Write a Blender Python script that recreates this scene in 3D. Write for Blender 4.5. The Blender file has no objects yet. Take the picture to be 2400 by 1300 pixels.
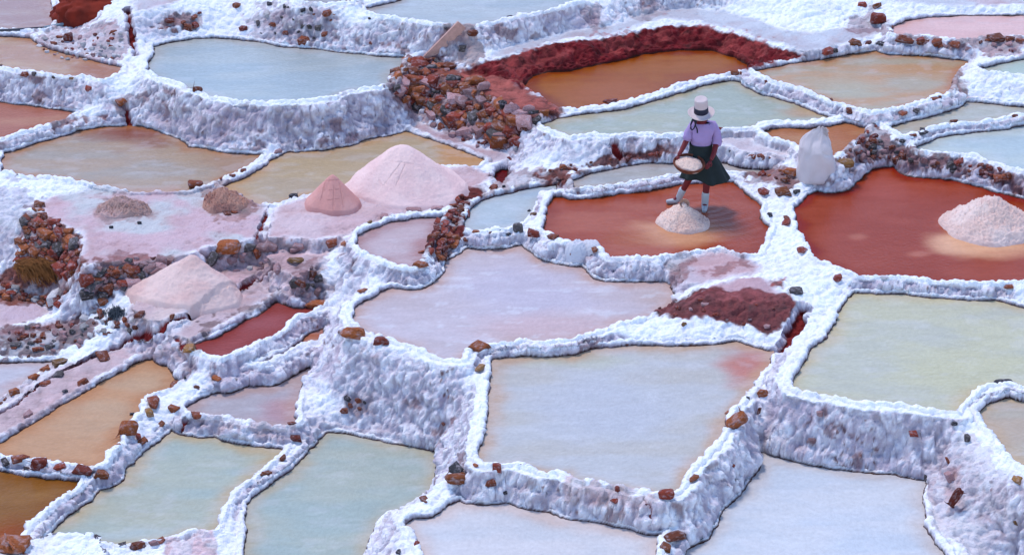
import bpy, bmesh, math, random
import numpy as np
from mathutils import Vector, Matrix, Euler

scene = bpy.context.scene
COL = scene.collection
rng = np.random.default_rng(7)
random.seed(7)

# ------------------------------------------------------------------ camera, sky, sun, exposure
F_PX, PITCH, D0 = 5900.0, math.radians(25.0), 37.8      # focal length in photo pixels, tilt, distance to the woman
SP, CP = math.sin(PITCH), math.cos(PITCH)
CAM_H = D0 * (SP - (650 - 480) / F_PX * CP)
cam_d = bpy.data.cameras.new('camera')
cam_d.sensor_fit = 'HORIZONTAL'; cam_d.sensor_width = 36.0
cam_d.lens = 36.0 * F_PX / 2400.0
cam_d.clip_start = 0.5; cam_d.clip_end = 2000.0
cam = bpy.data.objects.new('camera', cam_d); COL.objects.link(cam)
cam.location = (0, 0, CAM_H); cam.rotation_euler = (math.radians(90) - PITCH, 0, 0)
scene.camera = cam

SUN_EL, SUN_AZ = math.radians(64), math.radians(-35)     # azimuth from +Y (away from camera) towards +X
world = bpy.data.worlds.new('World'); scene.world = world; world.use_nodes = True
wn = world.node_tree.nodes; bg = wn['Background']
sky = wn.new('ShaderNodeTexSky'); sky.sky_type = 'NISHITA'; sky.sun_disc = False
sky.sun_elevation = SUN_EL; sky.sun_rotation = SUN_AZ; sky.altitude = 3300.0
sky.air_density = 1.0; sky.dust_density = 1.2; sky.ozone_density = 1.0
world.node_tree.links.new(sky.outputs['Color'], bg.inputs['Color']); bg.inputs['Strength'].default_value = 0.15
sun_d = bpy.data.lights.new('sun', 'SUN'); sun_d.energy = 0.95; sun_d.angle = math.radians(14); sun_d.color = (1.0, 0.94, 0.90)
sun = bpy.data.objects.new('sun', sun_d); COL.objects.link(sun)
sdir = Vector((math.sin(SUN_AZ) * math.cos(SUN_EL), math.cos(SUN_AZ) * math.cos(SUN_EL), math.sin(SUN_EL)))
sun.rotation_euler = sdir.to_track_quat('Z', 'Y').to_euler(); sun.location = sdir * 60
scene.view_settings.view_transform = 'Standard'; scene.view_settings.look = 'None'
scene.view_settings.exposure = 1.45; scene.view_settings.gamma = 1.0; scene.view_settings.use_curve_mapping = False

# ------------------------------------------------------------------ helpers
ILL = np.array([1.10, 1.25, 1.72])       # light on level ground, used only to turn colours seen in the photograph into base colours
def lin(c):
    c = np.asarray(c, float) / 255.0
    return np.where(c <= 0.04045, c / 12.92, ((c + 0.055) / 1.055) ** 2.4)
def alb(r, g, b):                        # base colour of a level matt surface seen as (r, g, b)
    return np.clip(lin((r, g, b)) / ILL, 0.004, 0.86)
def sstep(a, b, x):
    t = np.clip((x - a) / (b - a), 0, 1); return t * t * (3 - 2 * t)
def _hash(ix, iy, iz, s):
    h = (ix.astype(np.uint32) * np.uint32(374761393) + iy.astype(np.uint32) * np.uint32(668265263)
         + iz.astype(np.uint32) * np.uint32(2246822519) + np.uint32((s * 3266489917) & 0xffffffff))
    h ^= h >> np.uint32(15); h *= np.uint32(2246822519); h ^= h >> np.uint32(13); h *= np.uint32(3266489917); h ^= h >> np.uint32(16)
    return h.astype(np.float32) / np.float32(4294967295.0)
def vnoise(p, s=0):
    p = np.asarray(p, np.float32); f = np.floor(p); i = f.astype(np.int32); t = (p - f).astype(np.float32); t = t * t * (3 - 2 * t)
    r = 0
    for dx in (0, 1):
        for dy in (0, 1):
            for dz in (0, 1):
                w = (t[:, 0] if dx else 1 - t[:, 0]) * (t[:, 1] if dy else 1 - t[:, 1]) * (t[:, 2] if dz else 1 - t[:, 2])
                r = r + w * _hash(i[:, 0] + dx, i[:, 1] + dy, i[:, 2] + dz, s)
    return r * 2 - 1
def fbm(p, octs=4, s=0, gain=0.5):
    a, r, q = 1.0, 0, np.asarray(p, np.float32)
    for o in range(octs):
        r = r + a * vnoise(q, s + o * 17); q = q * 2.03 + 11.3; a *= gain
    return r
def cell(p, s=0):                        # distance to nearest feature point, and its id
    p = np.asarray(p, np.float32); f = np.floor(p); i = f.astype(np.int32); t = (p - f).astype(np.float32)
    best = np.full(len(p), 9.0, np.float32); bid = np.zeros(len(p), np.float32)
    for dx in (-1, 0, 1):
        for dy in (-1, 0, 1):
            for dz in (-1, 0, 1):
                a, b, c = i[:, 0] + dx, i[:, 1] + dy, i[:, 2] + dz
                hx, hy, hz = _hash(a, b, c, s), _hash(a, b, c, s + 1), _hash(a, b, c, s + 2)
                d = (dx + hx - t[:, 0]) ** 2 + (dy + hy - t[:, 1]) ** 2 + (dz + hz - t[:, 2]) ** 2
                m = d < best; best = np.where(m, d, best); bid = np.where(m, hx, bid)
    return np.sqrt(best), bid
def unproj(px, py, z):                   # photo pixel -> the place on the level z where it lies
    u = (np.asarray(px, float) - 1200) / F_PX; v = (650 - np.asarray(py, float)) / F_PX
    t = (z - CAM_H) / (-SP + v * CP)
    return t * u, t * (CP + v * SP)
def project(x, y, z):
    dz = z - CAM_H; d = y * CP - dz * SP
    return 1200 + F_PX * x / d, 650 - F_PX * (y * SP + dz * CP) / d
def poly_sdf(X, Y, poly):
    best = np.full(X.shape, 1e9); ins = np.zeros(X.shape, bool)
    for a, b in zip(poly, np.roll(poly, -1, 0)):
        e = b - a; wx, wy = X - a[0], Y - a[1]
        t = np.clip((wx * e[0] + wy * e[1]) / (e @ e + 1e-12), 0, 1)
        best = np.minimum(best, (wx - t * e[0]) ** 2 + (wy - t * e[1]) ** 2)
        if a[1] != b[1]:
            ins ^= ((a[1] <= Y) != (b[1] <= Y)) & (X < a[0] + (Y - a[1]) / (b[1] - a[1]) * e[0])
    d = np.sqrt(best); return np.where(ins, -d, d)
def pts_of(s):
    v = [float(a) for a in s.replace(',', ' ').split()]
    return np.array(v).reshape(-1, 2)
def grid_mesh(name, V, Q, C=None, smooth=True):
    me = bpy.data.meshes.new(name); n, m = len(V), len(Q)
    k = Q.shape[1]
    me.vertices.add(n); me.vertices.foreach_set('co', np.ascontiguousarray(V, np.float32).ravel())
    me.loops.add(m * k); me.loops.foreach_set('vertex_index', np.ascontiguousarray(Q, np.int32).ravel())
    me.polygons.add(m); me.polygons.foreach_set('loop_start', np.arange(0, m * k, k, dtype=np.int32))
    me.polygons.foreach_set('use_smooth', np.full(m, smooth, bool))
    me.update(calc_edges=True)
    if C is not None:
        at = me.color_attributes.new('Col', 'FLOAT_COLOR', 'POINT')
        c4 = np.ones((n, 4), np.float32); c4[:, :3] = C; at.data.foreach_set('color', c4.ravel())
    return me
def link(name, me, mat=None, parent=None, loc=None):
    o = bpy.data.objects.new(name, me); COL.objects.link(o)
    if mat is not None and me is not None and len(me.materials) == 0: me.materials.append(mat)
    if parent is not None: o.parent = parent
    if loc is not None: o.location = loc
    return o
def tag(o, label, cat, group=None, kind=None):
    if label: o['label'] = label
    if cat: o['category'] = cat
    if group: o['group'] = group
    if kind: o['kind'] = kind
    return o
def material(name, color=None, rough=0.8, attr=False, bump=0.0, bscale=40.0, detail=4.0, spec=0.3, vary=0.0, vscale=8.0):
    m = bpy.data.materials.new(name); m.use_nodes = True
    nt = m.node_tree; b = nt.nodes['Principled BSDF']
    b.inputs['Roughness'].default_value = rough; b.inputs['Specular IOR Level'].default_value = spec
    tc = nt.nodes.new('ShaderNodeTexCoord')
    if attr:
        a = nt.nodes.new('ShaderNodeVertexColor'); a.layer_name = 'Col'; src = a.outputs['Color']
    else:
        a = nt.nodes.new('ShaderNodeRGB'); a.outputs[0].default_value = (*color, 1); src = a.outputs[0]
    if vary > 0:
        n = nt.nodes.new('ShaderNodeTexNoise'); n.inputs['Scale'].default_value = vscale; n.inputs['Detail'].default_value = 6
        nt.links.new(tc.outputs['Object'], n.inputs['Vector'])
        mr = nt.nodes.new('ShaderNodeMapRange'); mr.inputs['From Min'].default_value = 0.3; mr.inputs['From Max'].default_value = 0.7
        mr.inputs['To Min'].default_value = 1 - vary; mr.inputs['To Max'].default_value = 1 + vary * 0.6
        nt.links.new(n.outputs['Fac'], mr.inputs['Value'])
        mx = nt.nodes.new('ShaderNodeVectorMath'); mx.operation = 'SCALE'
        nt.links.new(src, mx.inputs[0]); nt.links.new(mr.outputs[0], mx.inputs['Scale']); src = mx.outputs[0]
    nt.links.new(src, b.inputs['Base Color'])
    if bump > 0:
        n = nt.nodes.new('ShaderNodeTexNoise'); n.inputs['Scale'].default_value = bscale; n.inputs['Detail'].default_value = detail
        nt.links.new(tc.outputs['Object'], n.inputs['Vector'])
        bp = nt.nodes.new('ShaderNodeBump'); bp.inputs['Strength'].default_value = 1.0; bp.inputs['Distance'].default_value = bump
        nt.links.new(n.outputs['Fac'], bp.inputs['Height']); nt.links.new(bp.outputs[0], b.inputs['Normal'])
    return m
POLYS = {   # name: (w = water, b = dry bench, level in metres, outline seen in the photograph)
    'P1': ('w', 0.437, '-200 -60 118 -60 118 0 122 25 130 45 114 66 0 68 -200 70'),
    'P2': ('w', 0.421, '-200 82 0 86 74 92 83 102 121 118 208 142 284 159 282 170 242 187 208 177 138 175 69 166 0 157 -200 150'),
    'P3': ('w', 0.019, '-200 225 0 237 104 253 183 267 138 284 100 294 52 308 0 324 -150 345'),
    'P4': ('w', -0.096, '5 377 14 353 52 339 104 322 173 310 242 299 298 296 332 296 381 312 422 329 440 346 485 351 540 360 616 365 588 384 554 401 519 415 485 430 436 442 311 446 242 433 173 419 121 412 52 408 7 398'),
    'P5': ('w', 0.512, '346 166 350 149 363 128 360 111 391 102 450 93 502 91 554 95 606 100 658 111 740 117 800 124 887 133 945 137 938 159 911 173 912 195 880 203 800 214 779 227 727 234 658 237 606 237 537 232 502 225 478 215 450 208 429 197 381 182'),
    'P6': ('w', 0.978, '855 22 938 3 960 -30 1000 -110 1420 -110 1354 3 1302 17 1233 33 1174 45 1111 57 1063 57 1008 52 914 38 870 30'),
    'P7': ('w', 0.381, '1229 201 1250 180 1285 170 1337 168 1406 152 1458 142 1510 128 1600 118 1669 121 1721 135 1749 152 1754 162 1711 170 1669 177 1600 192 1527 218 1451 239 1388 247 1337 253 1309 249 1278 228 1250 211'),
    'P8': ('w', 0.369, '1266 291 1302 280 1337 275 1406 260 1492 247 1562 230 1600 219 1652 201 1711 190 1738 194 1766 201 1808 218 1860 232 1912 249 1981 272 1946 275 1894 282 1842 282 1794 284 1766 294 1738 299 1680 299 1620 308 1562 313 1485 310 1440 317 1388 313 1340 318 1302 308 1278 298'),
    'P9': ('w', 0.499, '1766 168 1825 156 1894 145 1981 132 2050 121 2133 115 2171 121 2223 135 2271 147 2247 163 2233 187 2220 218 2171 232 2119 246 2085 254 2043 260 2026 258 1988 246 1960 239 1922 222 1887 209 1842 197 1808 187 1780 175'),
    'P10': ('w', 0.360, '1777 306 1898 294 1981 284 2050 279 2029 305 1998 332 1957 363 1946 377 1900 362 1860 334 1825 325 1794 315'),
    'P11': ('w', 0.054, '1340 424 1388 408 1458 393 1527 381 1572 377 1630 370 1687 372 1745 381 1842 395 1790 402 1738 400 1700 398 1640 402 1572 408 1510 420 1440 429 1382 438 1347 440'),
    'P12': ('w', -0.062, '1111 482 1163 461 1250 441 1309 434 1347 444 1300 449 1281 455 1250 482 1229 513 1198 532 1163 539 1111 538 1087 531 1094 510'),
    'P13': ('w', -0.017, '835 569 838 555 869 538 921 522 973 513 1039 511 1025 527 1008 551 997 576 990 607 963 624 931 619 897 610 859 590'),
    'P14': ('w', -0.000, '1288 482 1298 465 1354 456 1440 453 1510 441 1582 430 1640 424 1707 422 1731 437 1752 458 1780 482 1783 515 1804 534 1787 569 1776 590 1738 590 1686 576 1635 583 1600 588 1534 602 1475 603 1430 600 1413 583 1395 568 1333 565 1309 560 1291 546 1272 539 1281 510'),
    'P15': ('w', 0.032, '1865 489 1894 458 1946 434 1981 420 2008 412 2050 396 2091 391 2136 398 2206 415 2275 435 2344 449 2400 456 2600 500 2600 662 2400 659 2292 659 2188 654 2119 645 2057 647 2015 643 1974 628 1946 614 1911 600 1891 565 1873 538 1866 513'),
    'P16': ('w', -0.205, '826 742 829 728 855 707 907 680 973 652 1022 624 1067 603 1101 579 1129 569 1198 571 1250 579 1319 596 1388 619 1485 638 1544 655 1600 681 1606 687 1562 711 1513 738 1458 752 1388 777 1340 792 1285 797 1233 794 1167 801 1101 811 1087 825 1080 841 1042 839 1008 825 956 804 911 794 859 777 835 756'),
    'P17': ('w', -0.285, '1153 828 1160 822 1215 823 1285 813 1354 811 1406 818 1458 811 1600 813 1652 809 1728 801 1756 811 1808 823 1806 840 1797 855 1780 878 1770 905 1749 926 1707 964 1700 1002 1669 1044 1617 1089 1600 1127 1582 1151 1544 1155 1492 1141 1388 1123 1354 1120 1319 1103 1285 1103 1247 1096 1215 1082 1129 1085 1125 1058 1136 1016 1146 954 1150 895 1153 857'),
    'P18': ('w', -0.090, '2029 674 2085 674 2171 678 2258 688 2362 711 2400 721 2600 780 2600 925 2400 903 2372 895 2327 898 2292 904 2275 919 2247 947 2240 961 2171 956 2119 945 2050 942 1981 933 1912 921 1867 912 1853 898 1867 874 1880 856 1905 818 1939 794 1957 756 1974 721 1988 700'),
    'P19': ('w', -0.151, '2292 971 2313 950 2355 933 2400 928 2600 950 2600 1210 2440 1120 2400 1092 2368 1065 2341 1030 2310 992'),
    'P20': ('w', -0.765, '1794 1033 1822 1035 1842 1042 1894 1049 1963 1063 2033 1065 2102 1078 2168 1092 2168 1113 2164 1162 2168 1231 2188 1265 2216 1298 2262 1400 2262 1440 1560 1440 1600 1340 1614 1283 1628 1234 1638 1220 1659 1203 1673 1175 1674 1144 1690 1120 1721 1099 1732 1068 1766 1042'),
    'P21': ('w', -0.610, '1125 1151 1181 1151 1260 1160 1319 1177 1371 1191 1423 1200 1492 1213 1558 1226 1555 1248 1541 1265 1534 1297 1500 1440 990 1440 990 1297 987 1276 973 1248 952 1231 970 1217 1015 1212 1049 1189'),
    'P22': ('w', -1.159, '765 1014 800 1014 869 1030 938 1044 1025 1059 1021 1110 1008 1151 987 1168 952 1191 914 1191 886 1213 866 1258 852 1297 800 1440 556 1440 574 1297 578 1248 576 1213 581 1179 609 1155 651 1123 689 1096 720 1065 737 1037'),
    'P23': ('w', -1.100, '87 1251 104 1231 138 1207 187 1169 225 1144 266 1120 291 1098 318 1075 356 1051 384 1023 408 1008 429 1002 450 1002 519 1013 588 1028 672 1040 661 1051 633 1082 620 1089 595 1113 554 1137 533 1165 516 1196 509 1224 502 1241 450 1236 415 1252 346 1262 284 1272 208 1269 138 1262 97 1262'),
    'P24': ('w', -0.940, '737 818 692 839 651 857 595 878 540 902 485 931 446 950 438 957 446 964 474 969 519 971 554 981 606 988 640 994 668 997 690 990 697 937 706 895 720 870 734 850'),
    'P25': ('w', -0.930, '491 849 450 841 398 837 346 844 311 856 294 871 242 895 208 917 156 943 114 971 69 999 35 1020 0 1039 -60 1062 -60 1072 0 1063 69 1072 121 1082 208 1089 239 1085 249 1058 277 1033 284 1002 301 985 322 964 332 940 346 923 381 912 433 885 450 871 481 857'),
    'P26': ('w', -1.000, '-200 1085 0 1104 55 1117 121 1117 190 1123 177 1141 156 1151 128 1172 100 1196 69 1224 52 1245 42 1262 17 1272 0 1283 -200 1340'),
    'P27': ('w', -0.620, '453 809 502 794 554 766 606 738 647 711 689 693 720 697 762 707 727 728 692 738 665 763 640 783 609 797 571 815 540 828 519 837 485 828 460 818'),
    'P28': ('w', -0.760, '762 749 710 781 675 805 630 829 590 849 615 850 660 828 690 810 738 793 757 770'),
    'P29': ('w', -1.020, '-200 850 0 852 140 849 104 862 62 885 21 916 0 930 -100 985 -200 1030'),
    'P30': ('b', -0.970, '-200 702 0 704 83 706 107 718 121 731 114 745 52 759 0 766 -200 775'),
    'P31': ('w', 0.706, '2091 66 2119 52 2171 42 2258 39 2400 38 2600 36 2600 88 2400 85 2310 83 2258 93 2223 90 2188 85 2137 83 2095 81'),
    'P32': ('w', 0.622, '2292 163 2355 149 2400 140 2600 105 2600 185 2400 175 2344 171 2310 168'),
    'P33': ('w', 0.359, '2085 305 2102 291 2154 270 2206 251 2240 241 2292 242 2362 249 2400 254 2600 262 2400 265 2372 268 2344 275 2292 282 2240 287 2206 291 2168 298 2140 312 2119 317'),
    'P34': ('w', 0.291, '2143 348 2171 336 2223 317 2292 308 2400 296 2600 285 2600 440 2400 400 2362 391 2323 377 2292 362 2240 360 2202 357 2154 353'),
    'P35': ('w', 1.073, '690 -110 850 -110 820 5 770 9 700 0'),
    'P36': ('w', -0.105, '520 437 588 402 640 374 678 357 700 346 762 343 800 336 835 325 887 310 928 306 956 310 1008 327 1077 353 1136 376 1118 384 1080 384 1000 386 930 390 869 412 821 433 760 445 699 458 668 468 637 477 606 472 588 465 561 448 540 441'),
    'P37': ('w', -0.183, '1160 408 1190 392 1186 415 1172 432 1162 428'),
    'B1': ('b', -0.090, '88 486 97 472 138 457 225 441 311 453 436 450 490 442 540 449 600 476 628 487 608 540 596 556 564 566 505 574 464 585 401 608 329 612 242 612 200 625 185 612 192 572 192 545 118 518 100 503'),
    'B2': ('b', -0.025, '645 483 700 466 760 455 826 442 875 420 935 398 1000 392 1105 390 1146 405 1150 422 1115 440 1068 460 1040 486 960 494 880 514 830 536 800 552 740 558 692 554 622 554'),
    'B3': ('b', -0.420, '310 722 320 690 380 655 430 622 480 605 560 612 622 600 640 612 600 640 519 690 440 728 398 745 340 745'),
    'B4': ('b', -0.540, '392 782 430 760 519 708 600 655 640 632 672 640 690 660 644 690 606 712 554 744 502 770 448 792'),
    'B5': ('b', -0.880, '-100 995 0 962 40 942 90 905 152 862 292 806 350 786 395 790 440 812 400 826 346 830 300 844 240 880 156 928 70 984 0 1025 -100 1065'),
    'B7': ('b', 0.300, '1687 312 1738 306 1766 306 1794 322 1850 342 1862 367 1808 358 1745 353 1687 339'),
    'B8': ('b', 0.032, '1590 618 1640 600 1690 588 1740 600 1790 622 1775 640 1720 650 1660 662 1610 664 1592 640'),
    'B14': ('b', 0.100, '1640 684 1665 668 1720 652 1790 648 1816 668 1826 688 1760 694 1690 690'),
    'B9': ('b', 0.664, '1140 138 1215 122 1285 100 1354 88 1423 82 1475 66 1561 45 1600 44 1669 54 1721 68 1808 95 1887 120 1960 108 2040 85 2075 62 1980 66 1900 75 1840 72 1780 50 1700 28 1600 18 1500 40 1420 62 1340 72 1260 90 1180 112'),
    'B10': ('b', 0.507, '1084 170 1130 172 1180 186 1233 206 1270 232 1305 253 1290 262 1240 275 1190 250 1130 215 1060 190 1000 165 960 150 1000 143 1050 150'),
    'B11': ('b', 0.829, '2000 -20 2100 0 2250 12 2400 10 2600 10 2600 -110 1960 -110'),
    'B12': ('b', 1.043, '1400 -14 1500 -30 1700 -44 1930 -44 1930 -120 1440 -120'),
    'B13': ('b', 0.971, '318 25 390 10 465 -10 465 -100 300 -100 310 0'),
    'B6': ('b', -0.880, '-200 778 0 772 60 764 130 752 195 745 215 752 190 765 120 775 0 786 -200 795'),
    'B15': ('b', -0.230, '612 566 690 566 790 566 772 596 728 632 700 650 652 628 622 598'),
    'B16': ('b', -0.080, '935 268 985 288 1060 322 1130 346 1196 360 1186 382 1136 370 1077 346 1008 320 960 302'),
    'B17': ('b', -1.350, '2300 1425 2460 1390 2700 1340 2700 1500 2300 1500'),
}
# ------------------------------------------------------------------ what each pond and bench is: label, colour of the brine, other colours in it
# (label, main colour, second colour, edge colour, edge strength, wetness, patches [(px, py, rx, ry, colour, strength)])
OR = (178, 124, 94)
POND = {
 'P1': ('mauve-grey brine pond beside the dark red earth bank in the top left corner', (165,138,148), (172,150,158), (170,120,105), .4, .5, []),
 'P2': ('narrow tan brine pond below the thin pipe at the upper left edge', (184,158,145), (176,140,128), OR, .5, .5, [(240,165,90,30,(165,115,105),.7)]),
 'P3': ('dusky pink brine pond under the white wall on the left edge', (172,126,130), (180,140,140), (150,85,70), .5, .5, []),
 'P4': ('long tan-grey pond tapering to a tip on the left, reddish near its drain', (172,156,150), (166,160,164), OR, .6, .6, [(320,310,150,40,(140,85,85),.85),(560,375,100,40,(170,140,135),.5)]),
 'P5': ('pale blue pond held by the high white wall, left of the leaning plank', (162,182,210), (172,188,212), (175,165,165), .4, .6, []),
 'P6': ('grey-blue pond behind the leaning plank at the top of the hillside', (163,178,205), (172,184,208), (165,140,140), .4, .5, []),
 'P7': ('amber brown pond below the dark red earth bank', (150,92,58), (160,106,78), (122,66,44), .65, .7, [(1450,215,160,35,(162,102,80),.7)]),  # lighter patch paints the sky's reflection on the near part
 'P8': ('grey-green lozenge pond directly behind the woman', (162,176,182), (170,178,178), (185,165,140), .5, .5, [(1900,262,90,18,(190,150,125),.6)]),
 'P9': ('orange-tan pond with grey swirls, upper right of the woman', (186,150,124), (174,166,160), (180,110,70), .6, .5, [(1960,205,120,35,(172,172,165),.6)]),
 'P10': ('small orange pond just behind the standing white sack', (182,152,132), (176,128,108), (160,106,86), .5, .5, [(1960,330,80,50,(168,110,90),.7)]),
 'P11': ('thin pale blue-grey sliver of pond behind the woman at knee height', (165,175,200), (175,180,198), (170,140,130), .4, .5, []),
 'P12': ('small pale blue pond left of the red pond, beside an upright grey stone', (168,190,226), (178,196,226), (180,175,185), .3, .4, []),
 'P13': ('small mauve pond below the large engraved salt cone', (186,166,190), (190,176,202), (150,80,75), .45, .4, []),
 'P14': ('brick red pond in which the woman stands', (160,92,88), (170,106,102), (136,68,66), .5, .75, [(1600,545,140,36,(205,160,145),.9),(1480,560,80,25,(175,115,95),.4),(1720,520,70,60,(150,80,78),.6)]),
 'P15': ('large brick red pond with a pale salt pile at the right edge', (158,88,86), (152,82,80), (130,52,42), .7, .7, [(2310,560,140,60,(222,180,165),.95),(2120,430,160,50,(172,98,98),.6),(2010,555,30,10,(190,130,125),.5),(2150,595,40,10,(195,135,130),.5)]),
 'P16': ('large lilac pond crusted white in the middle of the hillside', (190,184,212), (196,192,224), (190,158,160), .7, .35, [(1220,680,200,80,(188,188,228),.7),(1330,765,260,40,(202,175,196),.6),(1540,690,80,40,(188,172,186),.7)]),
 'P17': ('big four-sided grey-blue pond at lower centre with a pink corner', (184,188,206), (186,194,220), (190,160,146), .7, .35, [(1400,960,220,90,(182,192,226),.7),(1760,860,90,60,(188,118,118),.85),(1330,845,160,25,(182,190,188),.6)]),
 'P18': ('large pale green-grey pond below the right red pond', (184,192,198), (190,196,192), (196,178,150), .5, .35, [(2290,880,200,100,(190,194,180),.6)]),
 'P19': ('pale tan pond cut by the right edge, in the bend of a thick white rim', (184,174,176), (180,178,184), (196,168,140), .5, .4, []),
 'P20': ('white salt-crusted pond at the bottom right', (194,210,248), (204,216,250), (190,175,180), .5, .2, []),
 'P21': ('white salt-crusted pond at the bottom centre', (196,206,238), (206,212,242), (205,185,195), .6, .2, []),
 'P22': ('pale blue-green pond below the tall white wall at the bottom left of centre', (162,184,202), (170,186,198), (186,168,150), .5, .4, []),
 'P23': ('pale green-blue pond like a slanting leaf at the lower left', (165,186,202), (172,186,194), (190,165,135), .6, .4, [(330,1180,160,60,(178,182,180),.5)]),
 'P24': ('small lavender pond at the foot of the tall white wall', (166,172,208), (172,172,200), (185,150,150), .5, .4, [(660,960,70,40,(176,142,166),.8)]),
 'P25': ('long apricot pond on the left running up to a point', (194,160,144), (190,166,156), (176,124,98), .5, .55, [(140,1030,130,50,(190,160,146),.5)]),
 'P26': ('dark ochre-brown pond in the bottom left corner', (138,104,80), (152,120,94), (130,86,64), .5, .6, [(40,1250,90,40,(150,80,62),.7)]),
 'P27': ('narrow brick-pink strip of pond between two slanting salt banks', (154,94,110), (150,86,98), (128,58,62), .45, .5, []),
 'P28': ('very narrow pinkish channel of brine between two parallel white rims', (186,140,128), (180,120,116), (150,80,70), .5, .5, []),
 'P29': ('small lavender-white pond at the left edge under a dirty brown wall', (190,194,228), (186,180,212), (190,165,175), .5, .35, []),
 'P31': ('flat pink-white pan at the upper right edge', (216,184,204), (220,192,212), (200,150,150), .4, .2, []),
 'P32': ('tiny blue-grey pond corner above the icicled white wall at the right edge', (174,196,206), (180,196,204), (180,170,165), .4, .5, []),
 'P33': ('narrow blue-grey pond under the icicled white wall at the right', (174,184,202), (180,188,198), (185,165,150), .5, .5, []),
 'P34': ('bright pale blue pond above the right red pond', (174,196,224), (186,204,226), (180,180,180), .4, .5, []),
 'P35': ('sliver of grey pond cut by the top edge left of the middle', (152,152,172), (160,160,180), (150,130,135), .4, .5, []),
 'P36': ('sand-coloured pond behind the two engraved salt cones', (178,166,158), (182,168,154), (192,150,116), .6, .5, [(1080,365,80,40,(196,148,105),.8)]),
 'P37': ('tiny dark red drain pool beside the thick white wall corner', (120,34,26), (110,30,25), (90,20,20), .5, .6, []),
}
BENCH = {   # dry ground: label, colour, second colour
 'B1': ('pinkish dry salt platform with a stone edge on the left', 'salt platform', (206,184,216), (198,206,236)),
 'B2': ('pink salt platform carrying the two engraved cones', 'salt platform', (208,186,216), (212,196,226)),
 'B3': ('salt ledge under the large smooth peach salt heap', 'salt ledge', (206,190,218), (214,200,222)),
 'B4': ('sloping pinkish-white bank between the red gutter and the brick-pink strip pond', 'salt bank', (204,190,222), (196,180,208)),
 'B5': ('long pinkish-white bank along the apricot pond', 'salt bank', (206,196,228), (200,184,210)),
 'B6': ('narrow pink ledge over the dirty brown wall at the left edge', 'salt ledge', (196,172,206), (190,165,195)),
 'B7': ('pale pink salt ledge between the woman and the white sack', 'salt ledge', (214,194,220), (206,205,240)),
 'B8': ('lumpy pink bank below the red pond of the woman', 'salt bank', (204,178,206), (196,190,225)),
 'B9': ('white salt path along the top of the dark red bank', 'salt path', (198,210,248), (190,196,232)),
 'B10': ('red earth and stone wall beside the amber pond', 'stone wall', (160,92,92), (140,72,70)),
 'B11': ('white salt ledge at the top right edge above the pink pan', 'salt ledge', (198,208,246), (200,190,224)),
 'B12': ('white salt ledge at the top edge right of the middle', 'salt ledge', (196,205,242), (190,196,230)),
 'B13': ('smooth lilac ledge at the top edge beside the cracked gutter', 'salt ledge', (200,190,224), (196,200,236)),
 'B14': ('red earth mound between the lilac pond and the green-grey pond', 'earth mound', (200,172,202), (190,165,195)),
  'B16': ('pinkish salt foot under the red stone wall behind the large cone', 'salt slope', (190,170,200), (200,196,232)),
 'B17': ('low white salt ledge at the foot of the crusted wall in the bottom right corner', 'salt ledge', (196,200,236), (200,190,222)),
 'B15': ('pink rubble-strewn slope under the platform of the engraved cones', 'salt slope', (196,168,192), (206,196,228)),
}
BENCH['P30'] = ('rounded pink-lilac salt shelf at the left edge below the stone platform', 'salt shelf', (202,186,222), (208,192,222))

# ------------------------------------------------------------------ one height field for the whole hillside
STEP = 0.0145
RIM = 0.055
NX0, NX1, NY0, NY1 = -11.6, 11.6, 23.6, 45.4
gx = np.arange(NX0, NX1, STEP); gy = np.arange(NY0, NY1, STEP)
NXN, NYN = len(gx), len(gy)
OUT = {}; ZL = {}; KIND = {}
for n, (k, z, s) in POLYS.items():
    q = pts_of(s)
    # dense, slightly wavy outline
    if np.sum(q[:, 0] * np.roll(q[:, 1], -1) - np.roll(q[:, 0], -1) * q[:, 1]) < 0: q = q[::-1]
    d = np.roll(q, -1, 0) - q
    nr = np.stack([d[:, 1], -d[:, 0]], 1); nr /= np.linalg.norm(nr, axis=1)[:, None] + 1e-9
    vn = nr + np.roll(nr, 1, 0); vn /= np.linalg.norm(vn, axis=1)[:, None] + 1e-9
    w = np.clip(vn[:, 1] * 1.5, 0, 1) if k == 'w' else 0 * vn[:, 1]
    X, Y = unproj(q[:, 0], q[:, 1], z + RIM * w)
    OUT[n] = np.stack([X, Y], 1); ZL[n] = z; KIND[n] = k
order = sorted(OUT, key=lambda n: -ZL[n])
REACH = 1.5; EXPO = 1.12
SD = {}
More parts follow.
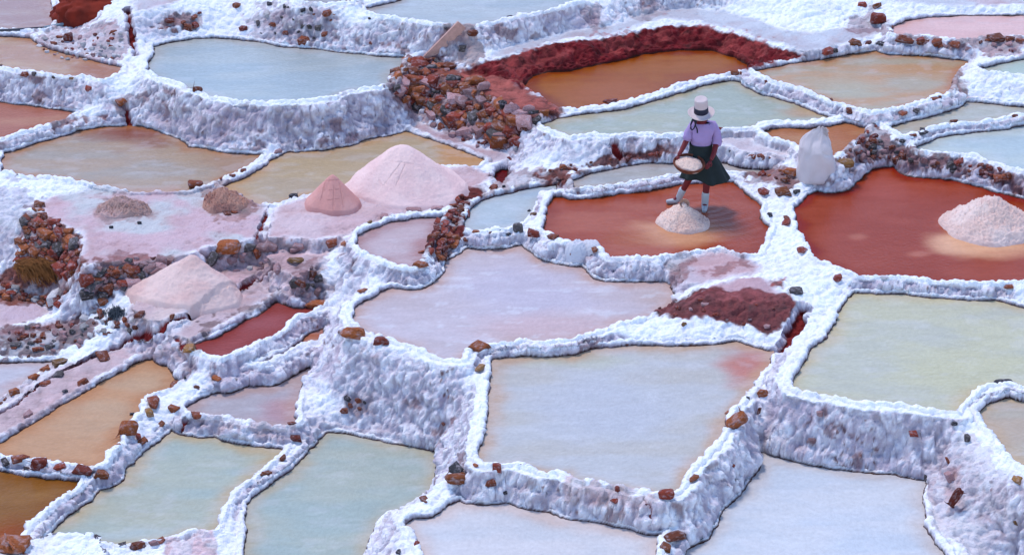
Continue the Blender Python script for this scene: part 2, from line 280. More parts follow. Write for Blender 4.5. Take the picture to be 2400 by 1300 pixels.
for n in order:
    lo, hi = OUT[n].min(0) - REACH, OUT[n].max(0) + REACH
    i0, i1 = np.searchsorted(gx, [lo[0], hi[0]]); j0, j1 = np.searchsorted(gy, [lo[1], hi[1]])
    i0, j0 = max(i0, 0), max(j0, 0)
    if i1 <= i0 or j1 <= j0: continue
    # distance on a coarse lattice where it is far, exact cost kept low by a 2x lattice and bilinear refinement
    c = 2
    xs, ys = gx[i0:i1:c], gy[j0:j1:c]
    Xc, Yc = np.meshgrid(xs, ys)
    p3 = np.stack([Xc.ravel(), Yc.ravel(), np.zeros(Xc.size)], 1)
    wob = 0.022 * vnoise(p3 * 5.0, 3) + 0.013 * vnoise(p3 * 12.0, 4) + 0.011 * vnoise(p3 * 24.0, 6)
    d = poly_sdf(Xc, Yc, OUT[n]) + wob.reshape(Xc.shape)
    d = np.repeat(np.repeat(d, c, 0), c, 1)[:j1 - j0, :i1 - i0] if False else d
    full = np.empty((j1 - j0, i1 - i0), np.float32)
    fx = np.interp(np.arange(i1 - i0) / c, np.arange(len(xs)), np.arange(len(xs)))
    fy = np.interp(np.arange(j1 - j0) / c, np.arange(len(ys)), np.arange(len(ys)))
    ix = np.minimum(fx.astype(int), len(xs) - 2); iy = np.minimum(fy.astype(int), len(ys) - 2)
    tx = (fx - ix)[None, :]; ty = (fy - iy)[:, None]
    full[:] = ((d[iy][:, ix] * (1 - tx) + d[iy][:, ix + 1] * tx) * (1 - ty) + (d[iy + 1][:, ix] * (1 - tx) + d[iy + 1][:, ix + 1] * tx) * ty)
    SD[n] = [slice(j0, j1), slice(i0, i1), full]
# a higher pond keeps room for its rim and wall: lower outlines give way
for a, n in enumerate(order):
    if n not in SD: continue
    sj, si, d = SD[n]
    for m in order[:a]:
        if m not in SD: continue
        tj, ti, e = SD[m]
        j0, j1 = max(sj.start, tj.start), min(sj.stop, tj.stop); i0, i1 = max(si.start, ti.start), min(si.stop, ti.stop)
        if j1 <= j0 or i1 <= i0: continue
        dz = ZL[m] - ZL[n]
        need = (0.13 if KIND[m] == 'w' else 0.0) + (0.06 if KIND[n] == 'w' and KIND[m] == 'w' else 0.0) + dz / 1.75
        v = d[j0 - sj.start:j1 - sj.start, i0 - si.start:i1 - si.start]
        u = e[j0 - tj.start:j1 - tj.start, i0 - ti.start:i1 - ti.start]
        np.maximum(v, need - u, out=v)
num = np.zeros((NYN, NXN)); den = np.full((NYN, NXN), 1e-6)
for n in SD:
    sj, si, d = SD[n]
    ph = np.maximum(1 / (np.maximum(d, 0) + 0.012) ** EXPO - 1 / (REACH + .012) ** EXPO, 0)
    num[sj, si] += ph * ZL[n]; den[sj, si] += ph
HB = num / den
num = np.zeros((NYN, NXN)); den = np.full((NYN, NXN), 1e-6)
RIMW = {'P16': .30, 'P17': .30, 'P18': .34, 'P20': .3, 'P5': .26, 'P8': .24, 'P22': .26}
UP = {}
best = np.full((NYN, NXN), -99.0, np.float32); own = np.full((NYN, NXN), -1, np.int16)
names = list(SD)
for q, n in enumerate(names):
    sj, si, d = SD[n]
    up = sstep(-0.03, 0.06, ZL[n] + 0.03 - HB[sj, si])
    if KIND[n] == 'b': up = up * 0.0
    wv = RIMW.get(n, .2) * 0.62 * up
    ph = np.maximum(1 / (np.maximum(d - wv, 0) + 0.008) ** EXPO - 1 / (REACH + .008) ** EXPO, 0)
    num[sj, si] += ph * (ZL[n] + RIM * up); den[sj, si] += ph
    UP[n] = up.astype(np.float32)
    sc = (ZL[n] - 1.1 * np.maximum(d, 0)).astype(np.float32)
    sc = np.where(d < 0, 50 + ZL[n], sc)
    m = sc > best[sj, si]
    best[sj, si][m] = sc[m]; own[sj, si][m] = q
H = num / den
NEAR = np.full((NYN, NXN), 9.0, np.float32)       # distance to the nearest water
FOOT = np.full((NYN, NXN), 9.0, np.float32)       # height above the nearest water level where a wall meets it
INB = np.zeros((NYN, NXN), np.float32)            # on a bench
for n in names:
    sj, si, d = SD[n]
    if KIND[n] == 'w':
        lip = 1 - sstep(-0.005, 0.035, d)
        h = H[sj, si]
        h = np.where(d > -0.02, h * (1 - lip) + (ZL[n] + 0.0) * lip, h)
        h = np.where(d < 0.0, ZL[n] - 0.10 * sstep(0, -0.07, d) - 0.004, h)
        H[sj, si] = h
        NEAR[sj, si] = np.minimum(NEAR[sj, si], d)
        FOOT[sj, si] = np.where(d < 0.10, np.minimum(FOOT[sj, si], (H[sj, si] - ZL[n]) + np.maximum(d, 0) * 0.2), FOOT[sj, si])
    else:
        INB[sj, si] = np.maximum(INB[sj, si], 1 - sstep(-0.12, 0.05, d))

# gutters carved along lines (photo polylines, half width in metres, depth)
GUT = [('640 622 600 648 519 700 440 742 385 768 350 785 292 802 220 832 149 866 83 905 35 947 -10 972', .028, .06),
       ('297 20 303 55 311 90 318 130', .055, .12), ('296 255 304 280 312 305', .07, .12),
       ('1441 330 1446 348 1450 368', .05, .10), ('1884 716 1868 752 1848 790 1822 826', .10, .16),
       ('628 487 610 535 598 556', .02, .05), ('415 790 432 806 452 816', .05, .06), ('1510 1168 1524 1180 1526 1215', .035, .08),
       ('430 992 428 1004', .03, .06)]
GX, GY = np.meshgrid(gx, gy)
def hit_grid(px, py):                       # walk along the sight line of a photo pixel until it meets the height field
    px = np.atleast_1d(np.asarray(px, float)); py = np.atleast_1d(np.asarray(py, float))
    u = (px - 1200) / F_PX; v = (650 - py) / F_PX
    dy, dz = CP + v * SP, -SP + v * CP
    t = (1.35 - CAM_H) / dz; done = np.zeros(len(px), bool)
    for _ in range(900):
        x, y, zz = t * u, t * dy, CAM_H + t * dz
        i = np.clip(((x - NX0) / STEP).astype(int), 0, NXN - 1); j = np.clip(((y - NY0) / STEP).astype(int), 0, NYN - 1)
        g = np.maximum(H[j, i], WL[j, i])
        done |= (zz <= g)
        if done.all(): break
        t = np.where(done, t, t + 0.012)
    return np.stack([t * u, t * dy, CAM_H + t * dz], 1)
WL = np.full((NYN, NXN), -9.0, np.float32)
for n in names:
    if KIND[n] == 'w':
        sj, si, d = SD[n]; WL[sj, si] = np.where(d < 0, np.maximum(WL[sj, si], ZL[n]), WL[sj, si])
GUTM = np.zeros((NYN, NXN), np.float32)
for s, hw, dep in GUT:
    q = pts_of(s); hp = hit_grid(q[:, 0], q[:, 1])[:, :2]
    lo, hi = hp.min(0) - .5, hp.max(0) + .5
    i0, i1 = np.searchsorted(gx, [lo[0], hi[0]]); j0, j1 = np.searchsorted(gy, [lo[1], hi[1]])
    X, Y = GX[j0:j1, i0:i1], GY[j0:j1, i0:i1]; bd = np.full(X.shape, 9.0)
    for a, b in zip(hp[:-1], hp[1:]):
        e = b - a; t = np.clip(((X - a[0]) * e[0] + (Y - a[1]) * e[1]) / (e @ e + 1e-9), 0, 1)
        bd = np.minimum(bd, np.hypot(X - a[0] - t * e[0], Y - a[1] - t * e[1]))
    p3 = np.stack([X.ravel(), Y.ravel(), 0 * X.ravel()], 1)
    bd = bd + 0.02 * vnoise(p3 * 9, 5).reshape(X.shape)
    cut = 1 - sstep(hw * .55, hw * 1.25, bd)
    H[j0:j1, i0:i1] -= dep * cut * (WL[j0:j1, i0:i1] < -5)
    GUTM[j0:j1, i0:i1] = np.maximum(GUTM[j0:j1, i0:i1], cut)

# ------------------------------------------------------------------ displacement: lumps of salt, drips, flakes
LX, LY = GX.ravel(), GY.ravel()
PX, PY = project(LX, LY, H.ravel())
import time; T0 = time.time()
keep = ((PX > -260) & (PX < 2660) & (PY > -150) & (PY < 1500)).reshape(H.shape) & (NEAR > -0.10) & (own >= 0)
cellk = keep[:-1, :-1] & keep[1:, :-1] & keep[:-1, 1:] & keep[1:, 1:]
use = np.zeros(H.shape, bool); use[:-1, :-1] |= cellk; use[1:, :-1] |= cellk; use[:-1, 1:] |= cellk; use[1:, 1:] |= cellk
vid = np.full(H.shape, -1, np.int64); vid[use] = np.arange(use.sum())
hx = np.gradient(H, STEP, axis=1); hy = np.gradient(H, STEP, axis=0)
N = np.stack([-hx[use], -hy[use], np.ones(use.sum())], 1); N /= np.linalg.norm(N, axis=1)[:, None]
V = np.stack([GX[use], GY[use], H[use]], 1)
near, foot, inb, gut = NEAR[use], FOOT[use], INB[use], GUTM[use]
ipx, ipy = PX.reshape(H.shape)[use], PY.reshape(H.shape)[use]
steep = 1 - N[:, 2]
wall = sstep(0.08, 0.4, steep)
# salt lumps
jit = 0.25 * np.stack([vnoise(V * 4, 21), vnoise(V * 4, 22), vnoise(V * 4, 23)], 1)
c1, id1 = cell(V * 6.5 + jit * 1.6, 31)
c2, id2 = cell(V * np.array([13., 13., 10.]) + jit * 3, 41)
f1 = fbm(V * np.array([3.0, 3.0, 2.2]), 4, 51)
f2 = fbm(V * np.array([14., 14., 11.]), 3, 61)
f3 = vnoise(V * 38.0, 66)
rid = 1 - np.abs(vnoise(V * np.array([6.5, 6.5, 3.6]) + jit * 2, 67)); crev = np.clip(rid - .72, 0, 1) / .28
rid2 = 1 - np.abs(vnoise(V * np.array([13., 13., 6.]) + jit * 3, 68)); crev2 = np.clip(rid2 - .75, 0, 1) / .25
crev = np.maximum(crev ** 1.5, .6 * crev2 ** 1.5)
plate = np.minimum(.52 - c1, .16) * .075 + np.minimum(.5 - c2, .14) * .050       # flat-topped plates with sharp grooves
rimd = plate + f1 * .010 + f2 * .008 + f3 * .004
walld = np.minimum(.5 - c1, .3) * .035 + (.5 - c2) * .034 + f1 * .055 - crev * .026 + f2 * .030 + (.5 - id1) * .03 + f3 * .009
lump = rimd * (1 - wall) + walld * wall
fl = fbm(V * np.array([3., 3., 3.]), 5, 71) * 0.026 + f2 * 0.006 + f3 * .002      # trodden benches
disp = lump * (1 - inb) + fl * inb
BANKP = pts_of('1075 172 1146 141 1215 127 1285 106 1354 94 1423 91 1475 77 1561 56 1600 56 1669 66 1721 80 1808 106 1890 131 1800 150 1752 168 1700 160 1600 140 1458 160 1337 180 1250 195 1225 212')
kb = np.nonzero((ipx > 1060) & (ipx < 1900) & (ipy > 40) & (ipy < 230))[0]
wb = 1 - sstep(-10, 4, poly_sdf(ipx[kb], ipy[kb], BANKP)); cb_, _ = cell(V[kb] * np.array([3.2, 3.2, 4.2]), 77)
disp[kb] += wb * ((.5 - cb_) * .13 + fbm(V[kb] * 2.4, 3, 78) * .05)
disp *= sstep(0.0, 0.05, near)                    # waterline stays put
overh = sstep(0.012, 0.05, foot) * (foot < 5) * 0.034    # crust hangs a little over the wet foot
disp = disp + np.where(near < .12, overh, 0)
hd = np.stack([N[:, 0], N[:, 1], N[:, 2]], 1)
VD = V + hd * disp[:, None]
# ------------------------------------------------------------------ colours of the ground: salt, wet mud line, red earth, stains, one painted shade
SALT = np.array([.865, .86, .87])
sal2 = np.array([.66, .60, .66]); mud = alb(66, 32, 26)
C = np.empty((len(V), 3)); C[:] = SALT
tint = sstep(-.2, .7, fbm(V * 1.3, 3, 81))
C = C * (1 - .28 * tint[:, None]) + np.array([.74, .68, .74]) * .28 * tint[:, None]
C = C * (1 - .5 * wall[:, None]) + np.array([.78, .70, .735]) * .5 * wall[:, None]
hol = np.clip(crev * 1.0 + .55 * sstep(.35, .75, c2) + .35 * sstep(0, -.6, f1), 0, 1)          # crevices tinted darker mauve-brown
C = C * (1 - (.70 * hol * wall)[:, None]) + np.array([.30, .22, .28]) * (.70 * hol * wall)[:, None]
blot = sstep(.25, .75, fbm(V * np.array([1.6, 1.6, 2.6]), 4, 83)) * wall                       # mauve stains where the crust is thin
C = C * (1 - (.42) * blot[:, None]) + np.array([.50, .36, .42]) * (.42) * blot[:, None]
drip = sstep(.1, .7, fbm(V * np.array([11, 11, 1.6]), 3, 87)) * sstep(-.2, .4, fbm(V * 1.1, 2, 88)) * wall
C = C * (1 - .38 * drip[:, None]) + np.array([.46, .35, .43]) * .38 * drip[:, None]
sp2 = sstep(.30, .52, fbm(V * np.array([5, 5, 6.]), 4, 89)) * sstep(-.05, .4, fbm(V * 1.15, 2, 90)) * wall
C = C * (1 - .72 * sp2[:, None]) + alb(126, 92, 108) * .72 * sp2[:, None]
gv = np.clip(.55 * sstep(.4, .7, c1) + .25 * sstep(.45, .7, c2), 0, 1) * (1 - wall)
C = C * (1 - (.14 * gv)[:, None]) + np.array([.50, .44, .50]) * (.14 * gv)[:, None]
spk = sstep(.55, .75, id2) * sstep(.25, .6, fbm(V * 2.2, 2, 91)) * wall * sstep(.42, .25, c2)
C = C * (1 - spk[:, None] * .85) + alb(105, 60, 58) * spk[:, None] * .85
# benches
TB = sstep(-.5, .5, fbm(V * 1.7, 4, 101))
DU = (.5 * sstep(.1, .8, fbm(V * 2.6, 5, 103)) + .25 * sstep(.3, .7, fbm(V * 9, 3, 104)))[:, None]
for n, (lab, cat, ca, cb) in BENCH.items():
    if n not in SD: continue
    sj, si, d = SD[n]
    full = np.full(H.shape, 9.0, np.float32); full[sj, si] = d
    w = 1 - sstep(-.10, .10, full[use] + 0.05 * f1)
    t, du = TB, DU
    cc = alb(*ca) * (1 - t[:, None]) + alb(*cb) * t[:, None]
    cc = cc * (1 - .6 * du) + alb(176, 138, 152) * .6 * du
    C = C * (1 - w[:, None]) + cc * w[:, None]
# stains, bare earth and one slope's painted shade: outline seen in the photograph, colour, strength, raggedness
PAINT = [
 ('1075 172 1146 141 1215 127 1285 106 1354 94 1423 91 1475 77 1561 56 1600 56 1669 66 1721 80 1808 106 1890 131 1800 150 1752 168 1700 160 1600 140 1458 160 1337 180 1250 195 1225 212', (112,18,30), 1.0, 5),
 ('1150 150 1285 112 1400 100 1540 62 1640 66 1720 86 1840 122 1760 150 1650 100 1540 90 1440 118 1300 150 1200 185', (168,78,84), .5, 30),
 ('905 185 945 138 1000 130 1060 145 1084 165 1233 204 1312 250 1275 272 1240 290 1222 330 1160 318 1080 290 1010 262 940 225', (120,62,56), .85, 22),
 ('940 225 1010 262 1080 290 1160 318 1222 330 1215 350 1100 335 1000 300 940 255', (150,110,125), .6, 30),
 ('1084 168 1180 186 1233 206 1305 252 1270 272 1230 262 1180 236 1120 208 1070 180', (168,92,94), .95, 8),
 ('92 468 60 500 45 560 40 612 0 636 -60 650 -60 712 60 716 165 694 186 640 192 545 120 515', (122,58,42), .92, 18),
 ('196 622 330 600 402 608 384 640 330 668 250 690 190 690', (130,70,70), .75, 20),
 ('1085 448 1058 455 1046 505 1005 545 985 612 1045 600 1068 560 1100 490 1128 448', (100,38,42), 1.0, 14),
 ('1095 455 1135 425 1200 405 1270 398 1340 420 1350 436 1290 432 1190 440 1130 452', (120,55,55), .6, 20),
 ('1262 410 1320 386 1440 364 1575 344 1592 362 1500 374 1400 392 1345 412 1290 425', (118,56,52), .92, 16),
 ('1738 402 1775 392 1850 396 1870 420 1860 440 1790 430', (118,54,48), .85, 16),
 ('2050 285 1995 335 1950 372 1950 392 2010 384 2080 378 2150 364 2230 366 2320 384 2400 408 2400 445 2340 424 2270 412 2200 398 2110 385 2150 352 2100 330 2070 300', (112,48,46), .82, 20),
 ('2240 170 2215 205 2222 225 2262 215 2262 180', (130,80,80), .8, 14),
 ('2090 84 2190 86 2260 95 2330 86 2400 88 2400 132 2330 128 2270 118 2200 108 2110 96', (148,100,112), .7, 20),
 ('1512 738 1560 712 1640 680 1690 674 1850 690 1872 702 1842 758 1800 784 1745 760 1690 748 1600 746', (108,40,46), .97, 7),
 ('1520 735 1640 690 1700 680 1860 694 1830 702 1700 698 1600 718', (160,96,112), .4, 10),
 ('1560 620 1600 598 1620 606 1600 660 1570 660', (120,60,60), .6, 16),
 ('1640 640 1700 612 1740 606 1760 625 1700 650', (130,66,66), .6, 16),
 ('1800 655 1842 650 1838 676 1806 672', (150,58,52), .9, 6),
 ('-60 772 75 758 195 748 230 742 215 800 150 828 60 828 -60 824', (104,62,72), .85, 18),
 ('470 766 540 728 640 698 646 712 560 742 480 782', (112,92,106), .75, 18),
 ('70 92 130 60 240 40 290 50 300 130 240 140 140 120', (150,90,105), .55, 26),
 ('355 70 400 40 470 22 480 66 430 76', (128,80,92), .8, 18),
 ('560 45 600 22 680 10 780 30 790 90 700 100 600 84', (150,128,160), .5, 26),
 ('230 60 310 20 300 30 240 66', (165,110,130), .5, 10),
 ('480 440 530 432 600 476 560 512 500 505 478 480', (150,112,118), .75, 20),
 ('230 470 300 466 360 505 300 518 220 512', (178,150,170), .7, 20),
 ('460 590 500 572 640 560 700 556 720 590 640 640 560 660 480 640', (160,128,150), .55, 28),
 ('440 575 560 568 690 556 830 540 780 600 740 650 720 690 640 700 560 700 500 640 460 610', (202,176,202), .6, 22),
 ('690 640 740 610 760 660 750 700 690 690', (136,92,104), .6, 20),
 ('110 284 160 272 260 258 262 278 180 292 120 306', (140,88,96), .8, 12),
 ('262 235 300 225 304 250 290 285 262 262', (120,80,90), .55, 16),
 ('1040 60 1088 58 1132 70 1130 110 1150 138 1080 150 1040 140', (128,88,90), .7, 18),
 ('1480 20 1530 0 1560 20 1550 46 1500 48', (150,118,140), .5, 18),
 ('1370 30 1400 12 1420 60 1390 70', (140,105,128), .55, 14),
 ('1990 40 2040 20 2090 50 2070 76 1990 70', (130,90,110), .6, 16),
 ('2180 1080 2260 1010 2330 1090 2400 1150 2400 1300 2230 1300 2180 1200', (176,160,190), .45, 30),
 ('310 230 420 240 500 270 640 270 800 240 900 230 905 300 760 330 560 345 440 330 330 270', (158,146,180), .40, 34),
 ('-60 415 110 430 80 470 52 520 40 610 -60 640', (164,158,198), .5, 30),  # shade of the steep slope at the left edge, painted into the colour
 ('2225 1090 2260 1105 2250 1200 2225 1195', (190,150,165), .4, 16),
 ('800 925 860 920 862 960 810 965', (140,110,130), .5, 16),
 ('1730 965 1720 990 1700 1004 1740 985', (170,100,80), .5, 8),
 ('440 800 475 816 468 826 440 822', (130,110,84), .8, 6),
 ('0 905 90 880 180 850 300 815 380 800 440 816 346 834 240 884 120 950 0 1030', (200,178,206), .55, 20),
 ('390 1270 430 1258 500 1246 505 1300 380 1310', (214,184,212), .8, 12),
 ('1420 600 1560 604 1500 632 1440 622', (196,186,224), .3, 10),
 ('480 975 690 1000 680 1030 460 1000', (206,188,218), .7, 14),
 ('1320 1110 1540 1160 1530 1210 1330 1170', (208,184,212), .7, 16),
]
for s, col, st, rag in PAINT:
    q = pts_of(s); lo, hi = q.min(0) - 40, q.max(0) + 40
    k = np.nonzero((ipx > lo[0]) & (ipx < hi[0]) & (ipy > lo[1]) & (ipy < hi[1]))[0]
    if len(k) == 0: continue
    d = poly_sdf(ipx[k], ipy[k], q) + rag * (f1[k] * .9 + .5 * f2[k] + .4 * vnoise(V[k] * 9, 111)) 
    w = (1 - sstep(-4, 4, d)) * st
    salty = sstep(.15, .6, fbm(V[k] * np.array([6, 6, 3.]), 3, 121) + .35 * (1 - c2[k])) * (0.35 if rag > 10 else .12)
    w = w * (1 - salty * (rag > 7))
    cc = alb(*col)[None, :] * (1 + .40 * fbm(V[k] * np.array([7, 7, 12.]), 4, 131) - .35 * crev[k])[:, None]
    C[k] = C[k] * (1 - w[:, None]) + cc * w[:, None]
# red gutters
gr = alb(120, 26, 30)
w = sstep(.5, .95, gut)[:, None]; C = C * (1 - w) + gr * w
# wet brown line where the wall stands in the brine
w = ((1 - sstep(.010, .034, foot + .008 * f2)) * (near < .14))[:, None]
C = C * (1 - 1.0 * w) + mud * 1.0 * w
C = np.clip(C, .004, .86)
# ------------------------------------------------------------------ hillside under everything
M_SALT = material('salt crust', attr=True, rough=.85, bump=.024, bscale=34, detail=9, spec=.25, vary=.06, vscale=25)
M_BRINE = {}
def brine_mat(wet, dark):
    key = (round(wet, 2), dark)
    if key not in M_BRINE:
        m = material('brine %g %s' % (key[0], 'dark' if dark else 'pale'), attr=True, rough=.60 - .66 * wet if not dark else .62 - .56 * wet, bump=.003 + .012 * (1 - wet), bscale=20, detail=9, spec=(.02 + .08 * wet) if dark else (.04 + .34 * wet), vary=.07, vscale=16.0)
        M_BRINE[key] = m
    return M_BRINE[key]
M_GROUND = material('hillside earth', alb(170, 130, 130), rough=.95, bump=.05, bscale=4, vary=.3, vscale=.6)
a = 400.0
hs = np.array([[-a, -a + 30, -1.75 - .105 * (a)], [a, -a + 30, -1.75 - .105 * a], [a, a + 30, -1.75 + .105 * a], [-a, a + 30, -1.75 + .105 * a]])
hs[:, 2] = np.clip(hs[:, 2], -44, 44)
o = link('hillside', grid_mesh('hillside', hs, np.array([[0, 1, 2, 3]])), M_GROUND); tag(o, 'pale reddish hillside under the salt ponds', 'hillside', kind='structure')

# ------------------------------------------------------------------ split the height field: every wall belongs to the pond or bench it holds
ownq = own[:-1, :-1]
quads_all = np.stack([vid[:-1, :-1], vid[:-1, 1:], vid[1:, 1:], vid[1:, :-1]], -1)
ROOT = {}; WALLOBJ = {}
# vertex normals of the whole sheet, so that the pieces shade as one
def sheet_normals(VV, Q):
    A = VV[Q[:, 2]] - VV[Q[:, 0]]; B = VV[Q[:, 3]] - VV[Q[:, 1]]
    fn = np.cross(A, B); n = np.zeros_like(VV)
    for k in range(4):
        for ax in range(3): n[:, ax] += np.bincount(Q[:, k], fn[:, ax], minlength=len(VV))
    return n / (np.linalg.norm(n, axis=1)[:, None] + 1e-12)
QALL = quads_all[cellk]; OWNQ = ownq[cellk]
SN = sheet_normals(VD, QALL)
BASE = {}
for q, n in enumerate(names):
    sel = QALL[OWNQ == q]
    c0 = OUT[n]; cen = np.array([np.clip(c0[:, 0].mean(), -10, 10), np.clip(c0[:, 1].mean(), 25, 44), ZL[n]])
    if n in POND: nm, lab, cat, grp = 'salt_pond', POND[n][0], 'salt pond', 'evaporation ponds on the hillside'
    else: nm, lab, cat, grp = BENCH[n][1].replace(' ', '_'), BENCH[n][0], BENCH[n][1], 'dry salt ledges between the ponds'
    r = link(nm, None, loc=cen); tag(r, lab, cat, grp); ROOT[n] = r; BASE[n] = cen
    if len(sel):
        uq, inv = np.unique(sel, return_inverse=True); inv = inv.reshape(sel.shape)
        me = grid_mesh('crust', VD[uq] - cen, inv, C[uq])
        me.materials.append(M_SALT)
        me.normals_split_custom_set_from_vertices(SN[uq].astype(float).tolist())
        WALLOBJ[n] = link('salt_wall' if n in POND else 'earth_core' if n == 'B10' else 'salt_crust', me, None, r)
    if n not in POND: continue
    # the brine: a level sheet that runs a little under the crust
    lab, ca, cb, ce, es, wet, patches = POND[n]
    sj, si, d = SD[n]; st = 3
    X, Y, D = GX[sj, si][::st, ::st], GY[sj, si][::st, ::st], d[::st, ::st]
    ok = D < 0.075
    k = ok[:-1, :-1] & ok[1:, :-1] & ok[:-1, 1:] & ok[1:, 1:]
    px, py = project(X, Y, ZL[n]); k &= ((px > -330) & (px < 2730) & (py > -220) & (py < 1560))[:-1, :-1]
    idx = np.arange(X.size).reshape(X.shape)
    Q = np.stack([idx[:-1, :-1], idx[:-1, 1:], idx[1:, 1:], idx[1:, :-1]], -1)[k]
    if not len(Q): continue
    uq, inv = np.unique(Q, return_inverse=True); inv = inv.reshape(Q.shape)
    p3 = np.stack([X.ravel()[uq], Y.ravel()[uq], np.full(len(uq), ZL[n])], 1)
    dd = D.ravel()[uq]; qx, qy = px.ravel()[uq], py.ravel()[uq]
    dark = n in ('P7', 'P14', 'P15', 'P25', 'P26', 'P27', 'P37', 'P3', 'P10')
    t = sstep(-.55, .55, fbm(p3 * np.array([.9, 2.6, 1]), 5, 141 + q))[:, None]
    col = alb(*ca) * (1 - t) + alb(*cb) * t
    for (x0, y0, rx, ry, pc, ps) in patches:
        e = np.hypot((qx - x0) / rx, (qy - y0) / ry) + .22 * fbm(p3 * np.array([1.6, 3, 1]), 4, 151)
        w = ((1 - sstep(.35, 1.15, e)) * ps)[:, None]; col = col * (1 - w) + alb(*pc) * w
    ew = (sstep(-.34, 0.0, dd + .10 * fbm(p3 * 2.3, 3, 161)) ** 1.8 * es)[:, None]
    col = col * (1 - ew) + alb(*ce) * ew
    if not dark:                                    # films of salt at the margins and rafts of crystals on the brine
        fm = fbm(p3 * np.array([3.2, 5.5, 1]), 5, 181)
        film = sstep(.10, .42, fm + .55 * sstep(-.45, .0, dd) - .34) * .14
        raft = sstep(.45, .80, fbm(p3 * np.array([3.0, 7, 1]), 5, 183) + .35 * vnoise(p3 * 22, 184)) * (.40 if n == 'P16' else .07)
        fw = np.maximum(film, raft)[:, None]; col = col * (1 - fw) + np.array([.62, .60, .62]) * fw
    fine = 1 + .05 * fbm(p3 * np.array([5, 17, 1]), 3, 171)
    col = np.clip(col * fine[:, None] - (np.array([.022, .042, .050]) if dark else np.array([.03, .045, .055])) * wet, .004, .86)
    if n == 'P14':                                  # ripples where the woman wades
        wl = np.array([*unproj(1640, 478, 0.0)]).ravel(); rd = np.hypot((p3[:, 0] - wl[0]), (p3[:, 1] - wl[1])) + .05 * fbm(p3 * 3, 3, 191)
        p3[:, 2] += .006 * np.sin(rd * 2 * np.pi / .17) * np.exp(-rd / .8)
    me = grid_mesh('brine', p3 - cen, inv, col, n == 'P14')
    link('brine', me, brine_mat(wet, dark), r)
# ------------------------------------------------------------------ stones
STONE_COL = {'o': (166, 94, 56), 'b': (144, 76, 54), 'r': (146, 62, 50), 'g': (92, 88, 100), 'k': (58, 58, 74), 'y': (160, 120, 78), 'p': (188, 150, 172), 'w': (205, 208, 238)}
M_STONE = {k: material('stone ' + {'o': 'orange', 'b': 'brown', 'r': 'red brown', 'g': 'grey', 'k': 'dark', 'y': 'ochre', 'p': 'pinkish', 'w': 'salted'}[k], alb(*c) * (.86 if k != 'w' else 1), rough=.85, bump=.012, bscale=22, detail=6, vary=.35, vscale=9) for k, c in STONE_COL.items()}
for k, m in M_STONE.items():          # each stone its own shade, with salt dust on it
    nt = m.node_tree; b = nt.nodes['Principled BSDF']; src = b.inputs['Base Color'].links[0].from_socket
    oi = nt.nodes.new('ShaderNodeObjectInfo'); tc = nt.nodes.new('ShaderNodeTexCoord')
    add = nt.nodes.new('ShaderNodeVectorMath'); add.operation = 'MULTIPLY_ADD'; add.inputs[1].default_value = (2, 2, 2)
    nt.links.new(tc.outputs['Object'], add.inputs[0]); 
    sc_ = nt.nodes.new('ShaderNodeVectorMath'); sc_.operation = 'SCALE'; sc_.inputs[0].default_value = (37, 23, 51); nt.links.new(oi.outputs['Random'], sc_.inputs['Scale'])
    nt.links.new(sc_.outputs[0], add.inputs[2])
    n = nt.nodes.new('ShaderNodeTexNoise'); n.inputs['Scale'].default_value = 1.1; n.inputs['Detail'].default_value = 7; n.inputs['Roughness'].default_value = .65; nt.links.new(add.outputs[0], n.inputs['Vector'])
    mr = nt.nodes.new('ShaderNodeMapRange'); mr.inputs['From Min'].default_value = .50; mr.inputs['From Max'].default_value = .78; mr.inputs['To Max'].default_value = .8; nt.links.new(n.outputs['Fac'], mr.inputs['Value'])
    br = nt.nodes.new('ShaderNodeMapRange'); br.inputs['To Min'].default_value = .55; br.inputs['To Max'].default_value = 1.35; nt.links.new(oi.outputs['Random'], br.inputs['Value'])
    mu = nt.nodes.new('ShaderNodeVectorMath'); mu.operation = 'SCALE'; nt.links.new(src, mu.inputs[0]); nt.links.new(br.outputs[0], mu.inputs['Scale'])
    mx = nt.nodes.new('ShaderNodeMix'); mx.data_type = 'RGBA'; mx.inputs[7].default_value = (.52, .44, .48, 1); nt.links.new(mr.outputs[0], mx.inputs[0]); nt.links.new(mu.outputs[0], mx.inputs[6])
    nt.links.new(mx.outputs[2], b.inputs['Base Color'])
def stone_mesh(seed, npt=15, subd=0):
    r = random.Random(seed); bm = bmesh.new()
    for k in range(npt):                     # blocky, broken: jittered corners of a box plus a few knobs
        if k < 8: v = Vector((1 if k & 1 else -1, 1 if k & 2 else -1, 1 if k & 4 else -1)) * r.uniform(.45, .72)
        else: v = Vector((r.gauss(0, 1), r.gauss(0, 1), r.gauss(0, 1))).normalized() * r.uniform(.75, 1.0)
        bm.verts.new((v.x + r.uniform(-.12, .12), v.y * .85 + r.uniform(-.12, .12), v.z + r.uniform(-.1, .1)))
    res = bmesh.ops.convex_hull(bm, input=bm.verts)
    bmesh.ops.delete(bm, geom=[g for g in res['geom_interior'] if isinstance(g, bmesh.types.BMVert)], context='VERTS')
    if subd:
        bmesh.ops.bevel(bm, geom=bm.edges[:], offset=.10, segments=1, affect='EDGES')
        bmesh.ops.subdivide_edges(bm, edges=bm.edges[:], cuts=subd, use_grid_fill=True)
        P3 = np.array([v.co[:] for v in bm.verts]); nz = fbm(P3 * 2.2 + seed, 4, 200)
        for v, q in zip(bm.verts, nz): v.co *= 1 + .07 * q
    me = bpy.data.meshes.new('stone'); bm.to_mesh(me); bm.free()
    return me
PROTO = [stone_mesh(i) for i in range(9)]
PCOL = {}
